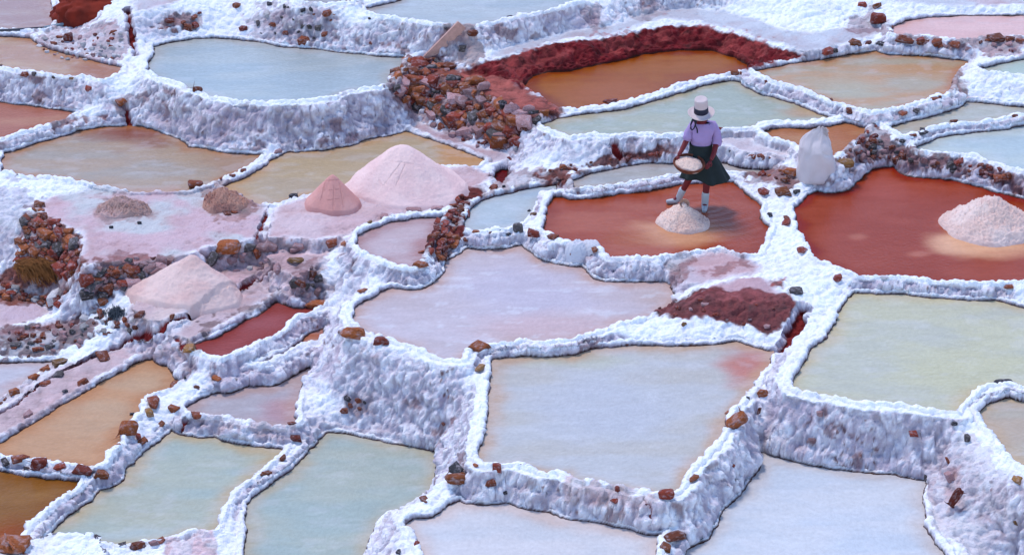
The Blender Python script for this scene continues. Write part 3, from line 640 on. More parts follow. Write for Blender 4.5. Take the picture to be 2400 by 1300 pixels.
def stone_data(i, k):
    if (i, k) not in PCOL:
        me = PROTO[i].copy(); me.materials.clear(); me.materials.append(M_STONE[k]); PCOL[(i, k)] = me
    return PCOL[(i, k)]
def grid_at(x, y):
    i = np.clip(((np.asarray(x) - NX0) / STEP).astype(int), 0, NXN - 1); j = np.clip(((np.asarray(y) - NY0) / STEP).astype(int), 0, NYN - 1)
    return j, i
def surface(pxs, pys):
    h = hit_grid(pxs, pys); j, i = grid_at(h[:, 0], h[:, 1])
    n = np.stack([-hx[j, i], -hy[j, i], np.ones(len(h))], 1); n /= np.linalg.norm(n, axis=1)[:, None]
    return h, n, own[j, i]
def put_stone(p, n, ownr, w, hgt, k, rnd, sink=.25):
    par = WALLOBJ.get(names[ownr]) if ownr >= 0 else None
    o = link('stone', stone_data(rnd.randrange(9), k))
    a, c = w / 312.0, max(hgt / 285.0, .012)
    o.scale = (a, a * rnd.uniform(.6, .95), c)
    nn = Vector(n); up = (Vector((0, 0, 1)) * .6 + nn * .4).normalized()
    q = up.to_track_quat('Z', 'Y') @ Euler((rnd.uniform(-.18, .18), rnd.uniform(-.18, .18), rnd.uniform(-.6, .6))).to_quaternion()
    o.rotation_mode = 'QUATERNION'; o.rotation_quaternion = q
    wp = Vector(p) + nn * (.020 + c * .25) + Vector((0, 0, c * (.35 - sink)))
    if par is not None:
        o.parent = par; o.location = wp - Vector(BASE[names[ownr]])
    else: o.location = wp
    return o
LIST = '''3 155 10 12 b|60 170 22 16 b|80 172 12 12 g|127 181 10 6 g|168 184 12 5 y|213 204 20 22 r|570 402 26 9 b|545 412 20 9 b|650 352 22 14 p|518 420 10 6 b|43 411 12 9 g|285 236 26 14 o
555 10 24 18 b|634 8 16 12 k|668 13 14 10 k|690 14 10 10 k|712 22 14 12 k|731 20 12 14 k|765 25 26 22 b|727 58 12 14 g|715 88 34 18 b|395 45 28 14 r|570 65 22 14 r|440 60 30 16 b
867 43 8 6 k|1045 66 10 5 k|1085 110 20 16 g|1195 40 14 5 k|870 101 12 5 r|884 206 10 8 k|1196 370 10 12 r|1157 438 20 8 b|1430 236 36 10 r
1738 171 8 8 b|1799 190 10 20 r|1993 255 18 16 b|1945 234 14 8 b|1687 302 14 8 r|1690 333 10 8 b|2190 232 24 8 b|2203 228 10 6 b|2115 262 30 8 b|2145 258 20 6 g|2236 284 20 6 b|2320 281 16 6 g|2378 272 16 8 b|2160 312 30 7 k|2165 304 20 6 k|2140 318 20 6 b|2115 330 16 6 k
1787 363 26 18 b|1764 361 20 14 b|1808 368 10 14 b|1714 353 10 6 k|1855 398 36 22 o|1790 447 36 14 r|1835 447 40 16 o|1865 448 20 10 g|1803 502 22 14 k|1843 522 30 6 r|1845 512 20 4 b|1880 585 28 12 r
2019 8 26 18 r|2053 12 30 14 o|2005 97 40 22 o|2034 97 18 22 r|2066 100 30 10 k|1936 114 40 20 r|1957 115 16 10 g|2119 88 50 12 b|2164 93 40 16 b|2200 93 34 16 b|2216 104 20 14 p|2240 100 28 12 b|2088 61 14 8 b|2334 88 50 14 b|2365 88 26 16 b
582 574 32 22 g|606 585 30 22 b|623 572 34 18 p|492 602 44 22 g|779 564 26 16 b|696 608 40 12 y|654 626 28 18 p|729 636 16 28 b|703 654 24 22 b|744 645 22 22 g|401 739 14 12 o|332 736 36 10 b|238 730 26 24 b|239 699 24 18 o|315 657 36 18 p|350 619 34 22 p|374 616 26 16 p|222 638 40 7 g|226 648 44 7 b|220 656 40 6 g|212 666 34 12 g|205 680 34 22 g|135 688 40 26 w|142 849 36 14 y|110 863 24 12 o|242 832 44 10 b|66 837 8 16 b|443 813 46 14 y|706 803 12 6 b
107 863 22 12 o|80 884 26 16 o|35 918 26 20 o|12 935 20 6 b|3 945 10 8 o|107 897 26 9 b|194 894 28 24 b|138 878 26 10 g|67 971 22 12 p|152 917 14 6 k|436 885 8 6 k|414 898 32 9 o|356 940 46 22 b|346 963 26 16 y|311 971 12 5 k|408 956 28 16 o|462 906 14 9 o|509 885 24 6 o|377 995 20 5 o|322 1022 16 10 r|332 1033 26 6 o|277 1046 18 8 o|464 973 26 10 b|682 994 18 8 b|692 1024 28 10 r|663 1073 16 10 o|623 1108 26 10 o|45 1075 36 14 b|14 1077 24 9 g|64 1096 14 6 k|140 1092 26 11 r|192 1098 40 12 r|237 1103 30 18 o|104 1198 18 7 b|128 1177 22 5 b|325 1274 32 17 b|287 1278 16 8 g|360 1272 20 10 p|374 1267 28 6 b
867 522 14 8 y|899 507 34 8 p|917 508 6 8 k|970 491 38 9 p|1025 486 38 9 p|810 571 24 9 o|1243 493 10 8 k|1248 502 20 9 y|1115 543 20 5 o|1150 545 10 6 b|1169 541 12 6 k|1191 548 10 6 k|1254 543 32 18 r|1298 554 26 15 b|1343 583 28 9 o|1395 585 22 9 o|1066 554 30 14 o|1063 569 34 11 o|1094 560 16 8 b|1028 600 30 9 o|985 619 34 12 o|852 681 28 8 o|1122 811 44 12 o|1124 862 30 10 y|1158 441 18 9 b|1181 438 10 6 k
1605 758 14 12 y|1963 648 20 20 r|2365 670 20 8 b|1042 990 8 6 b|816 928 16 14 k|842 932 12 14 b|810 957 16 16 b|845 954 12 10 b|857 939 6 9 k|824 945 10 14 b
1165 1094 22 19 r|1150 1125 20 12 b|1226 1091 18 12 r|1073 1099 44 8 k|1115 1091 14 5 o|997 1169 26 8 o|1447 1146 12 14 r|1442 1168 18 6 r|1579 1255 48 13 b|1562 1283 26 10 o|987 1198 5 6 k|938 1293 12 6 k|975 1274 14 5 r
1789 918 24 18 o|1711 966 14 8 o|1773 956 9 18 b|1752 935 8 14 k|1922 963 14 15 p|1905 1025 18 15 p|2143 1011 20 10 r|2237 989 12 10 k|2270 1022 18 22 g|2226 1074 10 18 b|2230 1112 26 22 p|2175 1119 12 20 g|2386 1122 26 8 y|1626 1120 24 7 o|1714 1089 10 8 r|2382 1219 8 20 y|930 212 22 10 r|2092 648 26 7 w|2072 650 20 9 w|1470 806 10 5 b|458 212 24 10 b|1180 1150 14 6 k|2108 560 1 1 w'''
rs = random.Random(3)
ent = [t.split() for t in LIST.replace('\n', '|').split('|')][:-1]
ex = np.array([[float(a) for a in t[:4]] for t in ent])
hp, hn, ho = surface(ex[:, 0], ex[:, 1] + ex[:, 3] * .3)
for e, t, p, n, w in zip(ex, ent, hp, hn, ho): put_stone(p, n, w, e[2] * 1.3, e[3] * 1.15, t[4], rs, .55)
# rubble faces: (outline, spacing in photo px, size range, kinds)
RUBBLE = [
 ('912 190 940 142 1000 132 1060 148 1078 182 1112 202 1180 238 1250 262 1290 262 1240 290 1222 334 1160 328 1080 304 1010 272 945 228', 18, (20, 44), 'orrbrogpprbo'),
 ('1000 272 1090 308 1170 334 1220 340 1212 356 1120 345 1010 300', 17, (10, 22), 'ppbpwrp'),
 ('90 472 64 500 50 560 44 610 70 612 120 606 170 650 190 600 190 548 120 520', 16, (16, 34), 'orrorbgor'),
 ('-10 640 70 690 150 690 170 660 150 720 60 712 -20 700', 15, (12, 22), 'rbobw'),
 ('200 628 330 604 398 610 380 642 320 668 250 690 196 690', 17, (14, 28), 'bprpgb'),
 ('150 150 280 150 290 70 200 80 90 95 100 120', 16, (8, 18), 'wwprwbw'),
 ('470 598 560 575 650 562 720 560 700 590 640 630 560 640', 34, (10, 24), 'ppwppp'),
 ('1512 740 1560 716 1640 690 1690 730 1830 700 1800 770 1640 744', 34, (6, 14), 'rbrp'),
 ('0 780 75 762 195 754 205 800 150 826 40 826', 19, (8, 20), 'bprgb'),
 ('1268 408 1330 388 1440 368 1572 350 1580 366 1480 378 1390 396', 22, (8, 16), 'rbr'),
 ('1096 452 1062 456 1050 506 1008 548 990 600 1040 596 1066 556 1100 486', 15, (14, 26), 'rrbbr'),
 ('1965 362 2040 300 2060 290 2080 340 2150 366 2230 372 2320 388 2390 412 2330 416 2200 394 2080 380', 17, (10, 22), 'rbrbgp'),
 ('2095 86 2190 90 2330 92 2398 96 2390 126 2280 114 2180 104', 24, (12, 26), 'pbpr'),
 ('560 40 690 14 785 34 780 88 690 96 600 80', 30, (8, 18), 'kbgw'),
 ('360 68 470 26 476 62 430 74', 18, (8, 18), 'brpb'),
 ('1740 404 1850 398 1866 422 1850 436 1790 424', 18, (10, 22), 'rob'),
 ('490 450 530 436 590 474 556 506 505 500', 16, (8, 16), 'pbp'),
 ('690 646 740 616 756 660 740 690 700 690', 22, (10, 20), 'pgpw'),
 ('200 720 330 740 330 780 210 790 190 760', 18, (10, 22), 'wgbw'),
]
for s, sp, (s0, s1), kinds in RUBBLE:
    q = pts_of(s); lo, hi = q.min(0), q.max(0)
    X, Y = np.meshgrid(np.arange(lo[0], hi[0], sp), np.arange(lo[1], hi[1], sp * .72))
    X = X.ravel() + np.array([rs.uniform(-.45, .45) * sp for _ in range(X.size)]); Y = Y.ravel() + np.array([rs.uniform(-.35, .35) * sp for _ in range(Y.size)])
    k = poly_sdf(X, Y, q) < 0
    if not k.any(): continue
    hp, hn, ho = surface(X[k], Y[k])
    for p, n, w in zip(hp, hn, ho):
        a = s0 + (s1 * 1.3 - s0) * rs.random() ** 1.7; put_stone(p, n, w, a * 1.25, a * rs.uniform(.55, 1.1), rs.choice(kinds), rs, .95)

# big loose rocks: things of their own
def rock(px, py, w, h, k, label, cat='rock', seed=0, tilt=(0, 0, 0), name='rock', grp='large loose rocks'):
    hp, hn, ho = surface([px], [py + h * .42])
    me = stone_mesh(50 + seed, 22, 2); me.materials.append(M_STONE[k])
    for poly in me.polygons: poly.use_smooth = False
    o = link(name, me); c = h / 285.0
    o.scale = (w / 275.0, w / 275.0 * .8, c); o.rotation_euler = tilt
    o.location = Vector(hp[0]) + Vector((0, 0, c * .7)); tag(o, label, cat, grp); return o
rock(2057, 40, 52, 40, 'r', 'round red-brown boulder at the top edge above the pink-white pan', seed=1)
rock(535, 576, 60, 34, 'o', 'orange boulder with a pale top at the front edge of the salt platform', seed=2)
rock(458, 430, 40, 22, 'b', 'brown rock on the near rim of the tan-grey pond with the tip', seed=3)
rock(463, 208, 28, 18, 'b', 'small brown rock sitting on the rim of the upper pale blue pond', seed=4)
rock(829, 778, 62, 26, 'o', 'orange slab on the left corner of the lilac pond wall', seed=5)
rock(892, 797, 38, 18, 'r', 'red-brown rock right of the orange slab on the tall white wall', seed=6)
rock(1067, 1120, 50, 24, 'o', 'bright orange stone at the corner between the four-sided pond and the bottom pond', seed=7)
rock(36, 1276, 72, 30, 'o', 'flat rusty slab in the bottom left corner beside the ochre-brown pond', seed=8)
rock(1214, 533, 28, 30, 'g', 'upright grey stone on the rim left of the red pond', seed=9)
rock(1980, 381, 62, 28, 'y', 'olive-brown block lying right of the white sack', seed=10)
rock(93, 1085, 38, 32, 'r', 'red-brown rock standing on the rim between the apricot and the ochre pond', seed=11)
rock(303, 1003, 42, 34, 'o', 'rusty rock on the rim at the near end of the apricot pond', seed=12)
rock(1562, 1158, 36, 22, 'r', 'reddish stone at the near right corner of the four-sided pond', seed=13)
rock(1319, 391, 24, 15, 'o', 'ochre stone on the brown foot of the wall left of the woman', seed=14)
rock(160, 84, 32, 28, 'r', 'red-brown rock in the salt rubble at the upper left', seed=15)
rock(1108, 77, 36, 20, 'b', 'dark brown rock in the white wall right of the plank', seed=16)
rock(1721, 170, 26, 16, 'o', 'orange stone at the right tip of the amber pond', seed=17)
rock(741, 712, 54, 15, 'o', 'rusty flat stone at the upper end of the brick-pink strip pond', seed=18)
rock(689, 458, 26, 12, 'k', 'dark grey stone on the ledge left of the small cone', seed=19)
rock(261, 531, 11, 7, 'k', 'dark pebble on the salt platform, the left one of two', seed=20, name='pebble', cat='pebble')
rock(327, 521, 12, 8, 'k', 'dark pebble on the salt platform, the right one of two', seed=21, name='pebble', cat='pebble')
rock(1728, 985, 52, 34, 'o', 'long orange rock on the right wall of the four-sided pond', seed=22, tilt=(0, -.5, .5))
rock(2236, 1165, 20, 60, 'r', 'long red stone standing in the white wall at the lower right', seed=23, tilt=(.2, .35, 0))
rock(2351, 896, 46, 9, 'k', 'dark flat slate on the bend of white rim at the right edge', seed=24)
rock(1866, 680, 34, 17, 'g', 'dark grey rock at the head of the red gutter', seed=25)
rock(1110, 186, 60, 24, 'o', 'ochre slab on the red stone wall', seed=26)
rock(1135, 200, 40, 26, 'p', 'pale pinkish boulder on the red stone wall', seed=27)
rock(1178, 244, 32, 30, 'k', 'blue-grey boulder at the lower end of the stone wall', seed=28)
rock(1058, 182, 34, 22, 'g', 'grey boulder near the top of the stone wall', seed=29)
rock(1240, 300 - 46, 38, 20, 'p', 'pinkish stone at the right end of the stone wall', seed=30)

# ------------------------------------------------------------------ heaps of salt
M_HEAP = material('raked salt', attr=True, rough=.9, bump=.006, bscale=70, detail=6, spec=.2, vary=.04, vscale=30)
def base_pt(px, py):
    return hit_grid([px], [py])[0]
def seg_d(X, Y, a, b):
    a, b = np.array(a, float), np.array(b, float); e = b - a
    t = np.clip(((X - a[0]) * e[0] + (Y - a[1]) * e[1]) / (e @ e), 0, 1)
    return np.hypot(X - a[0] - t * e[0], Y - a[1] - t * e[1])
def heap(px, py, r, h, ca, cb, label, prof=1.0, top=.08, rough=.006, nfreq=5, ell=1.0, shift=(0, 0), lines=(), name='salt_heap', z=None, nr=110, na=260, cat='salt heap', sink=.06, peak=0, par=None):
    b = base_pt(px, py) if z is None else np.array([*unproj(px, py, z), z])
    R, A = np.meshgrid(np.linspace(0, 1, nr) ** .9, np.linspace(0, 2 * np.pi, na, endpoint=False))
    R, A = R.T, A.T
    wob = 1 + .07 * np.cos(A * 2 + 1) + .04 * np.cos(A * 3 + px) + .02 * np.cos(A * 7 + 2 * px)
    x, y = r * R * np.cos(A) * wob, r * ell * R * np.sin(A) * wob
    rr = np.sqrt(R ** 2 + top ** 2) - top; rr = rr / (np.sqrt(1 + top ** 2) - top)
    zz = h * (1 - rr) ** prof
    x = x + shift[0] * zz / h; y = y + shift[1] * zz / h
    v = np.stack([x.ravel(), y.ravel(), zz.ravel()], 1)
    n = fbm(v * nfreq + px, 5, 210) * rough + fbm(v * nfreq * 5 + px, 3, 220) * rough * .5
    edge = np.clip((1 - R.ravel()) * 8, 0, 1) * np.clip(R.ravel() * 10, .3, 1)
    v[:, 2] += n * (.3 + .7 * edge) ; v[:, 2] -= sink * sstep(.9, 1, R.ravel())
    qx, qy = project(v[:, 0] + b[0], v[:, 1] + b[1], v[:, 2] + b[2])
    gr = np.zeros(len(v))
    for pa, pb, w in lines:
        d = seg_d(qx, qy + 0, pa, pb) + .5 * vnoise(v * 30, 230); gr = np.maximum(gr, (1 - sstep(w * .4, w, d)) * (v[:, 1] < .3))
    v[:, 2] -= gr * .013
    t = sstep(-.5, .6, fbm(v * 3 + px, 4, 240))[:, None]
    c = np.minimum((alb(*ca) * (1 - t) + alb(*cb) * t) * 1.16, .86)
    i = np.arange(nr * na).reshape(nr, na); j = np.roll(i, -1, 1)
    Q = np.stack([i[:-1], i[1:], j[1:], j[:-1]], -1).reshape(-1, 4)
    if z is None:                                  # the foot follows the ground it lies on
        jj, ii = grid_at(v[:, 0] + b[0], v[:, 1] + b[1]); v[:, 2] += (np.clip(H[jj, ii], b[2] - .9, b[2]) - b[2] + .02) * R.ravel() ** 2.2
    o = link(name, grid_mesh(name, v, Q, c), M_HEAP, loc=b); tag(o, label, cat, 'heaps of harvested salt')
    return o
H1 = [((933, 379), (968, 385), 2.2), ((939, 382), (900, 434), 1.8), ((950, 384), (928, 436), 1.8), ((924, 408), (938, 410), 1.6), ((888, 422), (896, 436), 1.8), ((896, 436), (906, 432), 1.6), ((914, 378), (936, 380), 1.2)]
heap(952, 437, .98, .675, (216, 190, 212), (222, 200, 222), 'large smooth pink salt cone with a scratched mark like a letter H', prof=1.28, top=.19, rough=.010, lines=H1, nr=170, na=420, shift=(-.05, 0))
H2 = [((783, 436), (781, 492), 1.8), ((772, 446), (794, 444), 1.8), ((768, 470), (796, 466), 1.6), ((756, 424), (812, 420), 1.5), ((796, 430), (806, 490), 1.2), ((762, 428), (752, 470), 1.2)]
heap(782, 480, .43, .49, (196, 146, 158), (204, 158, 172), 'small dusky pink salt cone with scored vertical and cross lines', prof=1.0, top=.10, rough=.006, lines=H2, nr=120, na=300)
heap(432, 686, .84, .49, (206, 178, 194), (212, 192, 210), 'large smooth peach-white salt heap on the lower ledge beside the red gutter', prof=1.15, top=.05, rough=.022, nfreq=3, ell=.66, shift=(.12, .24))
heap(1601, 524, .41, .31, (222, 204, 216), (212, 186, 194), 'rough fresh salt pile in the red pond at the feet of the woman', prof=1.0, top=.12, rough=.032, nfreq=9, z=ZL['P14'])
heap(2318, 534, .73, .49, (220, 206, 224), (212, 190, 204), 'rough salt pile standing in the right red pond near the edge of view', prof=1.0, top=.13, rough=.036, nfreq=8, z=ZL['P15'])
heap(290, 492, .42, .17, (186, 160, 176), (160, 134, 142), 'low greyish salt mound on the salt platform', prof=.9, top=.2, rough=.05, nfreq=7, ell=.9, name='salt_mound', cat='salt mound')
heap(528, 480, .36, .24, (178, 140, 140), (150, 112, 116), 'brownish crumbly mound at the corner of the salt platform behind the gap', prof=.95, top=.2, rough=.05, nfreq=8, name='salt_mound', cat='salt mound')
heap(1352, 580, .17, .09, (205, 210, 245), (198, 206, 244), 'small white salt lump on the near rim of the woman\'s pond, left one', prof=.7, top=.5, rough=.018, nfreq=14, nr=40, na=90, name='salt_lump', cat='salt lump')
heap(1386, 576, .14, .08, (205, 210, 245), (198, 206, 244), 'small white salt lump on the near rim of the woman\'s pond, right one', prof=.7, top=.5, rough=.018, nfreq=14, nr=40, na=90, name='salt_lump', cat='salt lump')
# ------------------------------------------------------------------ generic solids
def bm_obj(name, bm, mat, parent=None, loc=None, smooth=True):
    me = bpy.data.meshes.new(name); bm.to_mesh(me); bm.free()
    for p in me.polygons: p.use_smooth = smooth
    return link(name, me, mat, parent, loc)
def tube_bm(bm, pts, rad, seg=10, cap=True):
    pts = [Vector(p) for p in pts]; rings = []
    rad = rad if hasattr(rad, '__len__') else [rad] * len(pts)
    for i, p in enumerate(pts):
        t = (pts[min(i + 1, len(pts) - 1)] - pts[max(i - 1, 0)]).normalized()
        q = t.to_track_quat('Z', 'Y')
        rings.append([bm.verts.new(p + q @ Vector((math.cos(2 * math.pi * k / seg) * rad[i], math.sin(2 * math.pi * k / seg) * rad[i], 0))) for k in range(seg)])
    for a, b in zip(rings, rings[1:]):
        for k in range(seg): bm.faces.new((a[k], a[(k + 1) % seg], b[(k + 1) % seg], b[k]))
    if cap: bm.faces.new(rings[0][::-1]); bm.faces.new(rings[-1])
def lathe_bm(bm, prof, seg=48, fn=None):
    rings = []
    for i, (r, z) in enumerate(prof):
        ring = []
        for k in range(seg):
            a = 2 * math.pi * k / seg; v = Vector((r * math.cos(a), r * math.sin(a), z))
            ring.append(bm.verts.new(fn(v, a, i) if fn else v))
        rings.append(ring)
    for a, b in zip(rings, rings[1:]):
        for k in range(seg): bm.faces.new((a[k], a[(k + 1) % seg], b[(k + 1) % seg], b[k]))
    return rings
def skin_mesh(name, verts, edges, sub=2):
    me = bpy.data.meshes.new(name); me.from_pydata([v[:3] for v in verts], edges, []); me.update()
    o = bpy.data.objects.new(name, me); COL.objects.link(o)
    o.modifiers.new('s', 'SKIN'); o.modifiers.new('u', 'SUBSURF').levels = sub
    lay = me.skin_vertices[0].data
    for i, v in enumerate(verts):
        lay[i].radius = (v[3], v[4] if len(v) > 4 else v[3]); lay[i].use_root = (i == 0)
    bpy.context.view_layer.update()
    dg = bpy.context.evaluated_depsgraph_get()
    out = bpy.data.meshes.new_from_object(o.evaluated_get(dg)); bpy.data.objects.remove(o); bpy.data.meshes.remove(me)
    for p in out.polygons: p.use_smooth = True
    return out
def merge(name, meshes):
    bm = bmesh.new()
    for m in meshes: bm.from_mesh(m)
    me = bpy.data.meshes.new(name); bm.to_mesh(me); bm.free()
    for p in me.polygons: p.use_smooth = True
    return me

# ------------------------------------------------------------------ leaning plank, pipe, earth bank, straw
M_WOOD = material('weathered wood', alb(202, 166, 176), rough=.8, bump=.004, bscale=18, vary=.18, vscale=14)
M_WOODD = material('dark wood edge', alb(70, 56, 66), rough=.85, bump=.004, bscale=18, vary=.3, vscale=14)
pa = Vector(base_pt(1006, 138)); pb = Vector(hit_grid([1078], [74])[0]); pb = pb + Vector((0, -.10, .10))
ax = (pb - pa).normalized(); pl = bmesh.new(); L = (pb - pa).length + .12
sx = Vector((1, .25, 0)); sx = (sx - ax * sx.dot(ax)).normalized(); sz = ax.cross(sx)
if sz.z < 0: sz = -sz
for (u, v, t) in [(a, b, c) for c in (0, 1) for a in (-1, 1) for b in (-1, 1)]:
    pl.verts.new(sx * u * .095 + sz * v * .022 + ax * (L * t - .06))
bmesh.ops.convex_hull(pl, input=pl.verts); bmesh.ops.bevel(pl, geom=pl.edges[:], offset=.006, segments=1, affect='EDGES')
plank = bm_obj('plank', pl, M_WOOD, loc=pa + sz * .03, smooth=False); tag(plank, 'pale weathered plank leaning against the white wall above the stone wall', 'plank')
M_PIPE = material('pipe plastic', alb(128, 150, 184), rough=.45, spec=.4, vary=.2, vscale=6)
M_PIPED = material('pipe dark', alb(62, 66, 88), rough=.5, spec=.4, vary=.2, vscale=6)
pp = hit_grid([-40, 40, 104, 145, 180, 214], [78, 74, 70, 62, 55, 45]); pp[:, 2] += .035
b = bmesh.new(); tube_bm(b, pp[:3], .022, 12); pr = bm_obj('pipe', b, M_PIPED); tag(pr, 'thin grey-blue water pipe running along the rim at the upper left', 'pipe')
b = bmesh.new(); tube_bm(b, pp[2:], .028, 12); bm_obj('pipe_section', b, M_PIPE, pr)
# dark red earth bank at the top left
def lump(name, c, r3, col, seed, mat=None, amp=.22, f=1.6, seg=5):
    bm = bmesh.new(); bmesh.ops.create_icosphere(bm, subdivisions=seg, radius=1)
    P3 = np.array([v.co[:] for v in bm.verts]); n = fbm(P3 * f + seed, 5, 300) ; c1_, _ = cell(P3 * 2.2 + seed, 310)
    for v, q, k in zip(bm.verts, n, c1_): v.co = Vector((v.co.x * r3[0], v.co.y * r3[1], v.co.z * r3[2])) * (1 + amp * q + .18 * (.5 - k))
    return bm_obj(name, bm, mat or material(name, alb(*col), rough=.95, bump=.02, bscale=9, detail=8, vary=.4, vscale=4), loc=c)
e = base_pt(215, 40)
eb = lump('earth_bank', Vector(e) + Vector((0, .35, .02)), (.72, .45, .40), (124, 40, 28), 4); tag(eb, 'dark red earth bank bulging over the pipe at the top left', 'earth bank')
e2 = base_pt(150, 36)
lb = lump('earth_knob', Vector((.0, .0, .0)) + Vector(e2) - Vector(e) + Vector((0.05, -.25, -.05)), (.30, .25, .22), (120, 36, 26), 9); lb.parent = eb
# bundle of straw hanging over the stone platform's wall
M_STRAW = material('straw', alb(120, 76, 46), rough=.9, vary=.45, vscale=12)
M_STRAW2 = material('straw light', alb(146, 98, 60), rough=.9, vary=.35, vscale=12)
s0 = base_pt(95, 640)
st = lump('straw_bundle', Vector(s0) + Vector((0, .05, .03)), (.34, .17, .09), (120, 74, 48), 13, M_STRAW, amp=.12, seg=4); tag(st, 'bundle of golden-brown straw hanging over the stone wall at the left', 'straw bundle')
bm = bmesh.new(); rr = random.Random(5)
for i in range(760):
    a = rr.uniform(-.40, .34); w = rr.uniform(-.16, .10); z0 = .13 * math.sqrt(max(0.05, 1 - (a / .45) ** 2)) + rr.uniform(-.02, .05)
    l = rr.uniform(.2, .5); q = []; jx, jz = rr.uniform(.3, 1.1), rr.uniform(-.02, .09)
    for k in range(5):
        t = k / 4; q.append((a + l * t * jx, w - .25 * t * t * l * 1.6 + rr.uniform(-.02, .02), z0 + jz * math.sin(t * 3) - .30 * t * t * l * 1.5))
    tube_bm(bm, q, rr.uniform(.0025, .005), 4, False)
sx_ = bm_obj('straw', bm, M_STRAW2, st); sx_['kind'] = 'stuff'
# dark tuft of salty reeds beside the dripping column
t0 = base_pt(275, 735); bm = bmesh.new()
for i in range(170):
    a, w = rr.gauss(0, .065), rr.gauss(0, .05); h_ = rr.uniform(.05, .13) * (1 - abs(a) * 2.5); q = [(a, w, -.06)]; dx, dy = rr.uniform(-.5, .5), rr.uniform(-1, .1)
    for k in range(1, 5): q.append((a + dx * .035 * k + rr.uniform(-.008, .008), w + dy * .03 * k, h_ * (1 - ((k - 2) / 2) ** 2 * (1.0 if k < 2 else rr.uniform(.6, 2.2)))))
    tube_bm(bm, q, rr.uniform(.0025, .006), 4, False)
rd = bm_obj('dry_tuft', bm, material('dark reed', alb(76, 88, 112), rough=.9, vary=.4, vscale=10), loc=t0); tag(rd, 'dark blue-grey tuft of dead plants left of the peach salt heap', 'dry plant')

# ------------------------------------------------------------------ white sack
M_SACK = material('woven plastic sack', alb(206, 202, 232) * 1.12, rough=.6, bump=.008, bscale=60, spec=.3, vary=.06, vscale=5)
k0 = base_pt(1909, 424); bm = bmesh.new()
prof = [(.02, .0), (.25, .0), (.300, .02), (.312, .08), (.306, .18), (.296, .28), (.282, .38), (.270, .46), (.264, .51), (.258, .535), (.256, .545), (.255, .560), (.250, .585), (.240, .62), (.232, .665), (.20, .71), (.165, .755), (.128, .80), (.095, .845), (.066, .885), (.046, .915), (.03, .93), (.012, .92)]
def sackf(v, a, i):
    z = v.z; t = max(0, (z - .53) / .40)
    fold = 1 + .16 * t * math.sin(4 * a + 6 * z + .5) + .10 * t * math.sin(9 * a + 1.3) + .018 * math.sin(3 * a + z * 9) + .012 * math.sin(7 * a - z * 14)
    x, y = v.x * fold, v.y * fold * .80 * (1 - .62 * t)
    sq = (abs(math.cos(a)) ** 4 + abs(math.sin(a)) ** 4) ** -.12 if t < .3 else 1
    x *= sq; y *= sq
    x += .015 + .075 * t + .02 * math.sin(z * 6); y += .02 * t
    if x < 0: x -= .16 * t * (1 - t)
    dz = .014 * math.sin(5 * a + 2) * (z > .5) + .07 * t * (1 - t) * math.cos(2 * a + 1.0) - .03 * (z > .53) * math.cos(a) * (1 - t)
    return Vector((x, y, z + dz))
lathe_bm(bm, prof, 84, sackf)
sq = np.array([v.co[:] for v in bm.verts]); cr = 1 - np.abs(vnoise(sq * np.array([7, 7, 5.]) + 3, 500)); dn = (np.clip(cr - .7, 0, 1) / .3) ** 2 * -.022 + fbm(sq * np.array([5, 5, 7.]), 3, 510) * .012
bm.normal_update()
for v, q_ in zip(bm.verts, dn): v.co += v.normal * float(q_) * (1.0 if v.co.z > .02 else 0)
sack = bm_obj('sack', bm, M_SACK, loc=Vector(k0) + Vector((0, .12, -.03))); sack.scale = (.98, .98, .92); tag(sack, 'full white woven sack standing on the rim between the two red ponds', 'sack')
bm = bmesh.new()
for i in range(60):
    a = rr.uniform(-1.1, .5); tube_bm(bm, [(.06 + .03 * math.cos(a), .03 * math.sin(a), .86), (.11 + rr.uniform(0, .05), rr.uniform(-.05, .05), .90 + rr.uniform(-.05, .03)), (.13 + rr.uniform(0, .07), rr.uniform(-.05, .05), .86 + rr.uniform(-.1, .05))], .003, 4, False)
bm_obj('frayed_edge', bm, M_SACK, sack)

